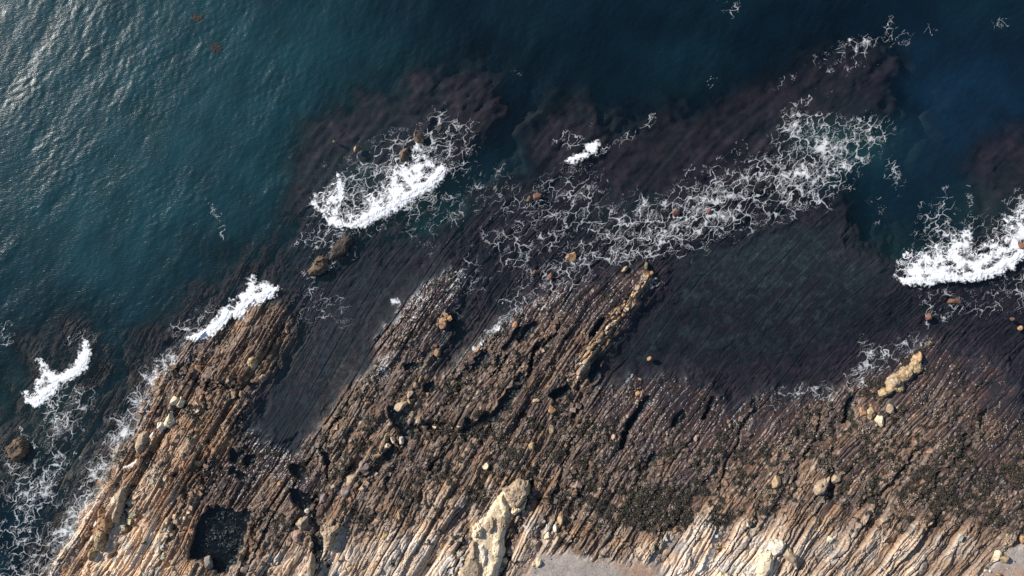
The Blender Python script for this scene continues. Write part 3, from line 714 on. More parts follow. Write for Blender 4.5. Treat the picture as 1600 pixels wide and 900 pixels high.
# areas of thin foam: outline, density, softness px
LACE = [
 ([(35,905),(95,800),(145,712),(188,636),(230,566),(275,536),(302,545),(258,588),(243,614),(218,670),(184,718),(155,782),(118,848),(88,905)], .84, 20),
 ([(1232,155),(1260,168),(1300,180),(1350,175),(1385,185),(1396,220),(1372,245),(1310,300),(1290,325),(1220,340),(1150,370),(1120,385),(1050,402),(1000,407),(950,420),(900,442),(862,482),(842,470),(850,420),(880,380),(930,350),(980,320),(1010,310),(1070,290),(1100,270),(1150,250),(1200,230),(1220,190)], .70, 34),
 ([(1250,200),(1350,190),(1385,220),(1290,290),(1210,320),(1130,350),(1110,320),(1190,280)], .82, 40),
 ([(750,340),(820,290),(880,245),(930,255),(960,290),(1000,300),(1000,330),(900,390),(850,430),(800,500),(770,520),(760,500),(800,440),(750,390)], .46, 45),
 ([(665,470),(700,400),(740,380),(770,440),(740,470),(705,500),(640,485)], .42, 35),
 ([(0,905),(0,700),(40,725),(70,690),(60,640),(85,600),(130,590),(150,620),(110,700),(100,780),(60,830),(70,880)], .66, 36),
 ([(0,720),(45,730),(50,800),(0,810)], .66, 25), ([(15,870),(60,850),(85,880),(70,920),(0,920)], .72, 25),
 ([(78,905),(60,890),(100,820),(135,760),(165,715),(195,665),(220,600),(245,585),(240,610),(215,665),(180,712),(165,745),(120,835)], .86, 24),
 ([(150,690),(180,640),(215,610),(232,625),(190,690),(160,720)], .74, 26),
 ([(480,330),(520,250),(600,205),(690,170),(752,200),(735,255),(700,290),(720,330),(640,350),(560,362),(500,395),(465,385)], .56, 40),
 ([(640,300),(690,250),(735,205),(752,200),(745,240),(700,290),(680,310)], .62, 25),
 ([(1415,430),(1432,370),(1445,320),(1480,290),(1500,330),(1540,340),(1560,330),(1590,290),(1630,290),(1630,400)], .55, 40),
 ([(1372,190),(1398,215),(1412,290),(1404,320),(1385,260)], .55, 16), ([(1370,300),(1390,310),(1385,350),(1368,345)], .48, 16),
 ([(1420,452),(1500,448),(1600,420),(1640,430),(1630,480),(1550,500),(1460,505)], .38, 25),
 ([(1210,610),(1270,595),(1330,600),(1350,545),(1340,522),(1390,535),(1440,520),(1462,532),(1405,560),(1385,585),(1340,615),(1290,635),(1240,632)], .60, 28),
 ([(1330,595),(1345,560),(1375,560),(1370,590),(1340,615)], .72, 16),
 ([(575,570),(600,548),(628,560),(618,595),(585,602)], .66, 18), ([(1130,655),(1150,650),(1155,668),(1143,672)], .5, 10),
 ([(640,350),(720,262),(800,255),(850,280),(760,330),(700,400),(640,400)], .34, 40),
 ([(470,400),(520,370),(560,370),(560,400),(480,440)], .42, 25), ([(450,455),(490,440),(560,470),(540,520),(480,510),(440,490)], .36, 25),
 ([(1190,140),(1250,95),(1320,55),(1400,35),(1460,38),(1455,62),(1390,80),(1330,110),(1270,118),(1215,140)], .27, 22),
 ([(1325,70),(1345,55),(1365,60),(1362,80),(1335,92)], .88, 12), ([(1380,60),(1405,58),(1430,62),(1400,72)], .62, 12), ([(1440,46),(1458,44),(1458,54),(1442,54)], .80, 10),
 ([(1382,25),(1396,28),(1397,50),(1384,50)], .62, 12), ([(1280,90),(1300,88),(1296,100),(1282,104)], .66, 10), ([(1292,105),(1310,102),(1308,114),(1294,116)], .72, 10), ([(1320,95),(1345,92),(1330,112),(1318,112)], .66, 12), ([(1228,115),(1240,108),(1236,122),(1226,126)], .7, 8),
 ([(1125,0),(1155,0),(1155,15),(1140,20),(1128,12)], .56, 14), ([(1552,30),(1575,30),(1574,52),(1556,52)], .44, 14),
 ([(878,215),(895,205),(905,190),(925,188),(920,205),(905,225),(885,232)], .58, 16), ([(858,218),(872,220),(870,228),(860,226)], .72, 8), ([(1016,178),(1026,172),(1026,182),(1018,184)], .82, 8),
 ([(1106,122),(1120,120),(1118,130),(1108,131)], .72, 8), ([(1040,222),(1050,225),(1048,232),(1036,230)], .6, 8), ([(1068,272),(1080,255),(1088,252),(1080,268),(1072,275)], .85, 8), ([(1130,248),(1145,235),(1158,220),(1156,232),(1142,244)], .72, 10),
 ([(1250,160),(1268,148),(1270,155),(1256,166)], .78, 8), ([(1283,150),(1302,136),(1300,142),(1288,152)], .7, 6),
 ([(800,110),(818,112),(815,122),(802,122)], .55, 10), ([(0,505),(20,510),(22,530),(10,545),(0,545)], .62, 14),
 ([(676,190),(690,175),(698,172),(700,195),(692,208),(682,206)], .74, 10), ([(590,230),(615,215),(612,222),(595,236)], .55, 8),
 ([(100,520),(140,510),(150,530),(110,540),(102,560),(95,540)], .46, 14), ([(260,520),(300,490),(330,470),(350,480),(310,530),(270,550)], .52, 20), ([(230,570),(262,545),(300,540),(320,540),(300,565),(260,582),(240,590)], .50, 16),
 ([(255,580),(300,583),(300,588),(262,588)], .66, 8), ([(310,535),(332,530),(328,550),(312,558)], .5, 10), ([(1000,425),(1040,430),(1040,450),(1018,452)], .42, 12),
 ([(1195,640),(1220,615),(1240,600),(1245,606),(1215,640),(1205,652)], .46, 10), ([(1270,630),(1300,605),(1310,602),(1300,618),(1280,634)], .58, 10),
 ([(1545,620),(1560,612),(1572,595),(1576,598),(1562,618),(1548,626)], .44, 8), ([(1520,560),(1545,555),(1548,575),(1525,580)], .42, 14), ([(1575,690),(1594,660),(1592,640),(1598,640),(1598,665),(1580,695)], .40, 6),
 ([(520,345),(555,350),(575,340),(600,345),(590,362),(545,362)], .5, 14), ([(505,395),(520,375),(545,358),(530,385),(512,402)], .66, 10), ([(470,425),(482,428),(486,434),(474,434)], .7, 6),
]
STROKES = [([(612,562),(630,530),(648,500),(662,478)], 3.0, .82), ([(766,520),(785,500),(805,487),(825,470),(845,448)], 5.0, .80), ([(848,470),(850,500),(852,515)], 6, .62), ([(742,545),(756,535),(768,520)], 3, .85),
           ([(83,885),(105,840),(120,820),(140,780),(150,765)], 7, .70), ([(155,735),(165,722),(182,700),(192,680),(205,660)], 4, .85), ([(960,395),(1000,330),(1010,318)], 9, .78), ([(1100,390),(1040,380),(1000,395)], 4, .7),
           ([(86,640),(82,670),(86,700),(98,725)], 7, .62), ([(100,600),(100,640),(80,665)], 8, .66), ([(30,670),(50,690),(60,720)], 3.5, .72), ([(1460,440),(1450,500),(1455,530)], 2.5, .5), ([(655,465),(648,478)], 5, .7), ([(615,472),(625,472)], 4, .8),
           ([(930,240),(1000,205),(1030,180)], 4, .5), ([(1515,290),(1520,330),(1525,350)], 3, .5), ([(320,310),(345,350),(347,370)], 3, .42)]
def lace_density(px, py, bx=None):
    D = np.zeros(px.shape, f4)
    x = ((px - 800) * .1).astype(f4); y = ((450 - py) * .1).astype(f4)
    wx = px + 9 * fbm(x / 1.8, y / 1.8, 3, 241); wy = py + 9 * fbm(x / 1.8, y / 1.8, 3, 251)
    for P, d, soft in LACE:
        P = np.array(P, float); lo = P.min(0) - 50; hi = P.max(0) + 50
        i0, i1 = np.searchsorted(fxs, [lo[0], hi[0]]); j0, j1 = np.searchsorted(fys, [lo[1], hi[1]])
        if i0 == i1 or j0 == j1: continue
        sl_ = (slice(j0, j1), slice(i0, i1))
        s = poly_sdf(P, wx[sl_], wy[sl_])
        D[sl_] = np.maximum(D[sl_], d * sstep(-0.8 * soft, 1.0 * soft, s))
    for Ln, w, d in STROKES:
        P = np.array(Ln, float); lo = P.min(0) - 40; hi = P.max(0) + 40
        i0, i1 = np.searchsorted(fxs, [lo[0], hi[0]]); j0, j1 = np.searchsorted(fys, [lo[1], hi[1]])
        sl_ = (slice(j0, j1), slice(i0, i1))
        s = line_dist(P, px[sl_] * .45 + wx[sl_] * .55, py[sl_] * .45 + wy[sl_] * .55)
        D[sl_] = np.maximum(D[sl_], d * sstep(2.4 * w, 0.3 * w, s))
    D = D * (1 + 0.20 * fbm(x / 2.4, y / 2.4, 3, 261) + 0.34 * fbm(x / 7 + 3, y / 4, 2, 263))
    return D

FX = ((FPX - 800) * .1).astype(f4); FY = ((450 - FPY) * .1).astype(f4)
FD = lace_density(FPX, FPY)
act = FD > 0.12
LV = np.zeros(FPX.shape, f4)
LV[act] = lace_value(FX[act], FY[act], FD[act])
COVER = LV * act * (0.45 + 0.22 * sstep(.3, .8, FD) + 0.2 * sstep(.8, 1.1, FD))
FBASE = np.maximum(wsample(SEA_H, FPX, FPY), np.where(FPY > gy[0] + 4, TZ[np.clip(np.round((FPY - gy[0]) / STEP).astype(int), 0, ny - 1), np.clip(np.round((FPX - gx[0]) / STEP).astype(int), 0, nx - 1)], -5))
landmask = sample(sd_land, FPX, FPY)
COVER *= sstep(34, 20, landmask)
fq = grid_quads(FPX.shape[1], FPX.shape[0])
fk = (COVER.ravel()[fq] > 0.12).any(1)
fco = np.stack([FX, FY, FBASE + 0.04 + 0.07 * (FBASE > 0.12) + 0.03 * COVER], -1).reshape(-1, 3)
fq1 = fq[fk]
xs_ = FPX.ravel()[fq1[:, 0]]; ys_ = FPY.ravel()[fq1[:, 0]]
zone = np.where(xs_ < 460, np.where(ys_ > 400, 0, 1), np.where(xs_ > 1398, 4, np.where((ys_ > 515) & (xs_ > 1150), 5, np.where((xs_ < 760) & (ys_ < 465) & ((xs_ < 660) | (ys_ < 345)), 1, np.where(ys_ < 146, 3, 2)))))
ZL = {0: "thin foam threads washing along the edge of tan headland", 1: "torn foam trailing around the wave that breaks over the reef rocks", 2: "broad lacy net of white foam drifting over the purple reef",
      3: "broken foam flecks in the dark water at the far reef", 4: "foam streaks trailing behind the wide white breaker", 5: "foam fingers washing up beside the yellow rock outcrop"}
for zi in range(6):
    k = fq1[zone == zi]
    if len(k): link("sea_foam", sub_mesh("sea_foam", fco, k, M_FOAM, True, {"cover": COVER.ravel()}), kind='stuff', label=ZL[zi])

# breaking waves: outline, front normal, height
BREAKERS = [
 ("large white wave breaking over reef past two round rocks", [(515,350),(540,354),(565,354),(576,346),(595,335),(620,325),(640,312),(655,300),(672,293),(685,282),(697,265),(690,257),(665,245),(650,226),(643,232),(640,250),(630,255),(620,247),(610,255),(607,270),(595,292),(580,300),(565,310),(570,325),(547,328),(532,315),(535,292),(527,272),(517,283),(517,300),(490,300),(488,315),(502,330),(510,340)], .9),
 ("narrow white wave bursting along the top edge of the tan headland", [(293,528),(308,522),(322,514),(332,502),(348,482),(358,478),(364,474),(359,469),(368,470),(378,456),(390,446),(388,436),(394,432),(400,444),(410,440),(420,446),(434,450),(426,460),(416,466),(406,472),(394,475),(388,472),(378,494),(364,494),(361,490),(354,502),(342,514),(328,524),(308,530)], .8),
 ("small forked white wave breaking near the round weedy rock", [(36,613),(52,613),(55,598),(65,590),(60,575),(57,562),(63,565),(70,578),(83,583),(95,587),(100,583),(108,575),(118,562),(125,555),(123,542),(132,535),(138,553),(133,573),(125,582),(115,587),(100,595),(92,597),(82,613),(70,623),(62,632),(52,635),(40,627)], .8),
 ("wide white breaker with ragged back and clean curved front", [(1403,430),(1413,441),(1433,444),(1457,442),(1490,436),(1516,438),(1540,432),(1556,429),(1571,423),(1576,416),(1584,418),(1593,408),(1606,396),(1640,385),(1640,290),(1600,313),(1585,340),(1571,337),(1569,353),(1574,366),(1556,368),(1540,383),(1523,388),(1516,359),(1501,364),(1475,368),(1472,381),(1453,383),(1440,394),(1417,392),(1407,408)], .9),
 ("little bright whitecap beside a longer streak of foam", [(919,226),(928,222),(934,222),(934,230),(928,236),(920,234)], .4),
 ("short white foam streak below the little whitecap", [(889,250),(896,245),(908,241),(918,239),(918,243),(908,247),(896,252)], .3),
]
for lab, P, hh in BREAKERS:
    P = np.array(P, float); lo = P.min(0) - 14; hi = P.max(0) + 14
    a, b = np.meshgrid(np.arange(lo[0], hi[0], 0.6), np.arange(lo[1], hi[1], 0.6))
    x = ((a - 800) * .1).astype(f4); y = ((450 - b) * .1).astype(f4)
    n = fbm(x / 0.9, y / 0.9, 4, 271, .6); n_ = fbm(x / 0.9, y / 0.9, 4, 281, .6)
    s0 = poly_sdf(P, a + 3 * n, b + 3 * n_)
    # distance below the front (lower right): little in front, much behind
    front = poly_sdf(P, a + 7.0, b + 9.0)            # high near the front edge when the shifted point has left the outline
    isfront = sstep(4, -6, front)
    big = min(1.0, (hi[0] - lo[0]) / 90)
    holes = fbm(x / 0.42, y / 0.42, 3, 291, .6); clot = fbm(x / 1.6, y / 1.6, 3, 311)
    dens = 0.62 + 0.016 * s0 + 0.62 * isfront * big + (0.40 if big < .7 else 0) + (0.22 if 'narrow' in lab or 'forked' in lab else 0) + 0.42 * clot
    lv = lace_value(x * 1.3, y * 1.3, np.clip(dens, .1, 1.5).astype(f4))
    solid = sstep(0.75, 1.15, dens + 0.22 * holes)
    cov = np.maximum(lv, solid) * sstep(-5.0, 2.0, s0 + 3.0 * holes)
    cov = cov * (1 - 0.35 * sstep(.3, .8, holes) * (1 - isfront))
    base = np.maximum(wsample(SEA_H, a, b), np.where(b > gy[0] + 4, ground_z(a, b), -5))
    bil = np.abs(fbm(x / 1.3, y / 1.3, 4, 301, .55))
    prof = sstep(0, 9, s0) * (0.35 + 0.65 * isfront)
    z = base + 0.05 + 0.20 * hh * prof * (0.7 + 0.35 * bil) + 0.04 * cov * np.abs(holes)
    z = np.where(s0 > 0, np.maximum(z, 0.1), z)
    k = grid_quads(a.shape[1], a.shape[0]); k = k[(cov.ravel()[k] > 0.08).any(1)]
    c = P.mean(0); wc = ((c[0] - 800) * .1, (450 - c[1]) * .1)
    bco = np.stack([x - wc[0], y - wc[1], z], -1).reshape(-1, 3)
    fr = (isfront.ravel()[k[:, 0]] > .5) & (s0.ravel()[k[:, 0]] > -2)
    root = link("breaking_wave", None, loc=(wc[0], wc[1], 0), label=lab, category="breaking wave", group="white waves breaking on the reef")
    if big < .7: link("whitewater", sub_mesh("whitewater", bco, k, M_FOAM, True, {"cover": cov.ravel() * 1.3}), root)
    else:
        link("wave_front", sub_mesh("wave_front", bco, k[fr], M_FOAM, True, {"cover": cov.ravel() * 1.3}), root)
        link("whitewater", sub_mesh("whitewater", bco, k[~fr], M_FOAM, True, {"cover": cov.ravel() * 1.3}), root)

# ------------------------------------------------------------------ boulders, blocks and outcrops
def ico(sub):
    bm = bmesh.new(); bmesh.ops.create_icosphere(bm, subdivisions=sub, radius=1.0)
    v = np.array([x.co[:] for x in bm.verts], f4); f = np.array([[q.index for q in p.verts] for p in bm.faces], np.int32)
    bm.free(); return v, f
ICO = {k: ico(k) for k in (2, 3, 4)}
def stone_mesh(name, a, b, ang, h, mat, seed, sub=3, smooth=False):
    """irregular stone: a sphere cut by random planes, roughened, stretched to half-axes a, b and height h (metres)"""
    v, f = ICO[sub]; v = v.copy(); r = np.random.default_rng(seed)
    for i in range(9):
        n = r.normal(size=3); n[2] = abs(n[2]) * 0.7; n /= np.linalg.norm(n)
        d = r.uniform(0.48, 0.82); over = np.clip(v @ n - d, 0, None)
        v -= over[:, None] * n[None]
    q1 = fbm(v[:, 0] * 1.7 + seed % 97, v[:, 1] * 1.7 + v[:, 2] * 1.3, 3, seed % 50)
    q2 = fbm(v[:, 0] * 5 + seed % 89, v[:, 1] * 5 + v[:, 2] * 4, 2, seed % 40)
    v *= (1 + 0.08 * q1 + 0.04 * q2)[:, None]
    x = v[:, 0] * a; y = v[:, 1] * b
    c, s_ = math.cos(ang), math.sin(ang)
    co = np.stack([x * c - y * s_, x * s_ + y * c, v[:, 2] * h], -1)
    return set_mesh(name, co, f, mat, smooth)

def outline_rock(name, P, h, mat, seed, loc, step=1.3, lumps=0.5, soft=7.0, skirt=0.5, grow=0.0):
    """rock with the plan outline P (photo pixels): domed top broken by joints, steep sides that go below ground"""
    P = np.array(P, float); lo = P.min(0) - 3; hi = P.max(0) + 3
    a, b = np.meshgrid(np.arange(lo[0], hi[0] + step, step), np.arange(lo[1], hi[1] + step, step))
    x = ((a - 800) * .1).astype(f4); y = ((450 - b) * .1).astype(f4)
    n = fbm(x / 1.5, y / 1.5, 3, seed % 200, .4); n2 = fbm(x / 0.6, y / 0.6, 2, seed % 211)
    sd = poly_sdf(P, a + 1.8 * n, b + 1.8 * n2) + grow
    f1, f2, cid = worley(x / 2.3 + 0.4 * n, y / 2.3 + 0.3 * n2, seed % 30)
    top = h * (sstep(-0.5, soft, sd) ** 0.6) * (0.8 + 0.30 * (cid - .5)) + lumps * h * (0.30 * n + 0.10 * n2) - 0.14 * h * (1 - sstep(0, 0.10, f2 - f1))
    z = np.where(sd > -0.4, np.maximum(top, 0.02), -skirt)
    k = grid_quads(a.shape[1], a.shape[0]); k = k[(sd.ravel()[k] > -1.6).all(1)]
    me = sub_mesh(name, np.stack([x - loc[0], y - loc[1], z], -1).reshape(-1, 3), k, mat, False)
    return me

# x, y, half-axes (px), tilt deg, colour, label
BOULDERS = [
 (325,880,8,9,10,'grey','rounded grey boulder standing at the lower edge of the big gully pool'),
 (365,617,5,6,0,'gold','left one of two yellow round boulders above the headland crack end'),
 (377,617,5,5,20,'gold','right one of two yellow round boulders at the headland edge'),
 (352,629,3.5,3.5,0,'gold','small yellow cobble below the pair of yellow round boulders'),
 (272,627,6,6.5,0,'cream','smaller left half of two cream boulders touching on the headland'),
 (283,627,7,8.5,-10,'cream','larger right half of two cream boulders touching on the headland'),
 (238,681,3,5,-25,'white','small white stone beside the tan headland outcrop'),
 (316,762,3,3,0,'gold','little yellow stone alone on brown ribs above the big pool'),
 (178,781,3.5,8,-12,'white','upright whitish slab left of the orange headland outcrop'),
 (150,819,3.5,6,-30,'white','pinkish white stone left of the big orange outcrop'),
 (137,835,5.5,5,20,'gold','yellow lump near the surf at the headland foot'),
 (145,841,4,3.5,0,'white','pale chip beside the yellow lump at the headland foot'),
 (310,575,4,7,35,'orange','orange lit rock at the end of the headland crack near the foam'),
 (336,580,2.5,8,-35,'tan','long tan stone lodged between ribs at the headland top'),
 (448,517,3,3.5,0,'orange','small orange stone on the seaward tip of the headland'),
 (411,588,6,7,-40,'tan','ribbed tan block at the channel corner of the headland'),
 (653,214,8.5,9.5,20,'brown','dark round rock ringed with foam, upper of two in the large breaker'),
 (632,242,9,13,-15,'brown','dark split rock washed by the large breaker, lower of two'),
 (687,199,5,6,20,'dark','small drowned rock inside a foam ring beyond the breaker'),
 (556,232,2.5,6,-35,'gold','slim yellowish rock just awash behind the large breaker'),
 (522,221,2.5,2.5,0,'gold','tiny yellowish rock awash on the purple reef seaward of the breaker'),
 (691,505,6.5,7.5,-35,'orange','largest lobe of the orange boulder cluster in the dark channel'),
 (696,493,5,3.5,-30,'orange','top lobe of the orange boulder cluster in the dark channel'),
 (703,497,4,5,-10,'orange','right lobe of the orange boulder cluster in the dark channel'),
 (681,540,3.5,4,0,'rust','small rusty stone above the orange brown channel stone'),
 (683,550,5,6.5,20,'orange','orange brown stone in the grey channel below the cluster'),
 (657,594,4,6,10,'orange','speckled orange stone on the ledge beside the grey channel'),
 (627,634,9,7,35,'tan','broad blocky tan boulder at the upper left of crack junction'),
 (640,628,4.5,4.5,0,'gold','bright yellow stone on top of the tan blocks at the crack junction'),
 (640,616,5,6,-20,'tan','tan speckled stone above the bright yellow stone'),
 (650,603,4.5,6,-30,'gold','yellow ochre stone near the small black pool at the ledge'),
 (643,645,4.5,5,0,'tan','squarish tan stone at the top of the winding pool'),
 (641,657,5,6.5,-20,'mauve','mauve boulder standing between both arms of the winding pool'),
 (654,657,5,7,-25,'tan','oval tan boulder right of the winding pool'),
 (660,666,7.5,4,5,'tan','flat tan boulder bridging the right end of the winding pool'),
 (639,675,3,4,0,'tan','small tan stone between two black arms of the winding pool'),
 (635,668,2.5,3,0,'mauve','little mauve stone touching the small tan stone in the pool'),
 (614,685,3.5,7,10,'cream','upright cream stone left of the pair below the winding pool'),
 (627,689,3.5,7,5,'white','upright whitish stone right of the pair below the winding pool'),
 (604,683,5,9,-15,'gold','yellow mossy block left of the upright cream stone'),
 (604,697,5,3,15,'cream','pale flat stone above the black wedge pool'),
 (668,617,3,5,15,'orange','pointed orange stone right of the small black ledge pool'),
 (680,667,5,3,0,'cream','first pale cobble along the boulder filled crack'),
 (688,668,3.2,2.4,0,'cream','second smaller pale cobble along the boulder filled crack'),
 (717,667,3.5,2.5,10,'tan','tan cobble at the far end of the boulder filled crack'),
 (568,731,8,9,0,'mauve','round mauve boulder next to the tan egg shaped boulder'),
 (549,749,8,9.5,-15,'tan','tan egg shaped boulder next to the round mauve boulder'),
 (437,757,4,5,-20,'orange','orange pink stone at the upper end of the shoreward ribs'),
 (480,798,3.5,4,0,'white','small white stone above the orange lit ledge'),
 (486,851,3,6,-15,'tan','small tan stone on the left rim of the crack puddle'),
 (485,884,7,17,-8,'tan','long tan slab standing left of the lower crack'),
 (623,808,2.5,6.5,8,'gold','slim yellow stone among brown weed above the pale ribs'),
 (601,836,4.5,8,-15,'gold','ochre block at the edge of the pale ribs'),
 (760,727,5,6,0,'cream','small cream rock alone on lumpy brown shelf under the long pool'),
 (862,640,6,8.5,10,'orange','upper orange knobbly rock of the pair on the dark lineament'),
 (862,667,6,9,5,'gold','lower smooth ochre rock of the pair near the dark lineament'),
 (831,698,5,6,-20,'gold','ochre stone at the head of grey mud strips'),
 (837,626,5,3.2,10,'gold','yellow stone under the ribbed ledge beside the leaf shaped pool'),
 (960,683,3.5,4.5,-10,'pink','pinkish cobble left of the long slot pool'),
 (981,651,3,3.2,0,'pink','small pink cobble just left of the slot pool top'),
 (997,615,6,4.5,0,'orange','orange speckled stone at the head of the slot pool'),
 (1002,617,3,4.5,10,'pink','pink upright chip right beside the orange speckled stone'),
 (1138,658,3.5,4,-20,'orange','small orange stone beside a white foam scrap'),
 (1088,684,3.5,5,-20,'pink','pinkish stone in lumpy rock right of the green pool'),
 (904,757,4,6.5,15,'pink','pink stone in the weedy shelf above the dark ribs'),
 (892,780,2.5,3.5,0,'pink','tiny pink stone below the pink stone in the weedy shelf'),
 (876,813,4.5,8.5,-12,'gold','bright yellow boulder lying at the edge of the dark ribs'),
 (868,825,4,5.5,-20,'white','white stone touching the foot of the bright yellow boulder'),
 (856,838,4.5,5.5,-30,'cream','cream rock at the head of a narrow white fin by the beach'),
 (842,879,5,6.5,-20,'cream','cream rock at the corner of the grey sand'),
 (834,882,3,3.5,0,'cream','small cream stone left of the rock at the sand corner'),
 (1307,749,6,7,-35,'tan','tan boulder speckled with growth right of the dark crack'),
 (1347,645,5.5,7,0,'orange','left orange boulder of the row beside the cream boulder'),
 (1361,645,8.5,8.5,0,'gold','weed speckled ochre boulder in the middle of the row'),
 (1374,657,5.5,8.5,15,'cream','smooth pale cream boulder at the right end of the row'),
 (1391,640,5,8,25,'tan','dull tan slab above the cream boulder'),
 (1453,537,4,3.5,0,'moss','little yellow green rock in foam above the yellow outcrop'),
 (1452,496,4.5,5.5,0,'rust','rust red rock just awash below the wide breaker'),
 (1492,471,9,6,10,'rust','dark red rock awash close under the wide breaker front'),
 (1582,498,3.5,2.5,20,'rust','tiny rust red rock awash near the right edge, upper one'),
 (1594,513,3,4,0,'orange','tiny orange rock awash near the right edge, lower one'),
 (1595,384,6,6,0,'rust','reddish rock poking out of the wide breaker'),
 (1573,848,7,10.5,-20,'gold','tallest of three ochre boulders by the reddish sand'),
 (1554,868,9.5,8,15,'cream','rounded left one of three boulders by the reddish sand'),
 (1568,873,8.5,7.5,35,'gold','lower right one of three boulders by the reddish sand'),
 (1597,842,6,6.5,0,'orange','orange boulder at the right above the reddish sand'),
 (1559,898,6,3.5,5,'gold','flat yellow stone half sunk in the reddish sand'),
 (1540,892,2.2,2,0,'cream','left one of two tiny cream pebbles on the reddish sand'),
 (1547,892,1.8,2,0,'cream','right one of two tiny cream pebbles on the reddish sand'),
 (892,402,6.5,8,-25,'orange','orange brown rock among lacy foam left of the ridge top'),
 (976,421,3.5,5.5,-35,'gold','ochre rock among foam threads left of the ridge tip'),
 (1010,414,3.2,5.5,0,'moss','mossy rock off the tip of the orange ridge'),
 (1057,333,5,7,-35,'rust','rusty rock showing through the foam net, upper'),
 (1108,330,3,5,0,'rust','small rusty rock deep inside the foam net'),
 (840,307,6,5,0,'rust','rusty rock in the dark water left of foam net, right of two'),
 (827,312,5,5,0,'brown','brown rock in the dark water left of foam net, left of two'),
 (860,432,4,5,-30,'rust','rusty stone between foam streaks on the drowned ledge'),
 (836,425,3,4,-30,'rust','small rusty stone on the drowned ledge beside a foam streak'),
 (804,508,4,6,-35,'orange','orange rock on the ledge below the white foam streak'),
 (748,545,3,8,-35,'orange','orange fin of rock at the foam tipped ledge'),
 (1016,560,4.5,2.5,25,'orange','orange stone lying in the drowned shelf right of the ridge'),
 (999,593,3.5,3,0,'orange','little orange stone at the edge of the drowned shelf'),
 (640,733,5,4,0,'mauve','dull mauve block below the black wedge pool'),
 (540,770,6,8,-20,'mauve','mauve block below the tan egg shaped boulder'),
 (505,780,5,8,-10,'mauve','upright mauve block right of the black hollow'),
 (1212,752,7,9,-35,'gold','ochre speckled outcrop lump left of the big tan boulder'),
]
for i, (x, y, a, b, ang, c, lab) in enumerate(BOULDERS):
    g = float(ground_z(x, y)) if y > gy[0] + 3 else -0.5
    ra, rb = a * .1 * 1.28, b * .1 * 1.28
    hgt = 0.62 * min(ra, rb) + 0.12
    z = g + 0.08 * hgt
    if sample(sd_land, np.array([x]), np.array([y]))[0] < 0: z = max(z, 0.12 - 0.1 * hgt); hgt = max(hgt, 0.45)
    wx_, wy_ = W(x, y, z)
    me = stone_mesh("boulder", ra, rb, -math.radians(ang) * -1, hgt, ROCKM[c], 100 + i * 7, 3 if max(a, b) > 4 else 2)
    link("boulder", me, loc=(wx_, wy_, z), label=lab, category="boulder", group="loose boulders on the shore platform")

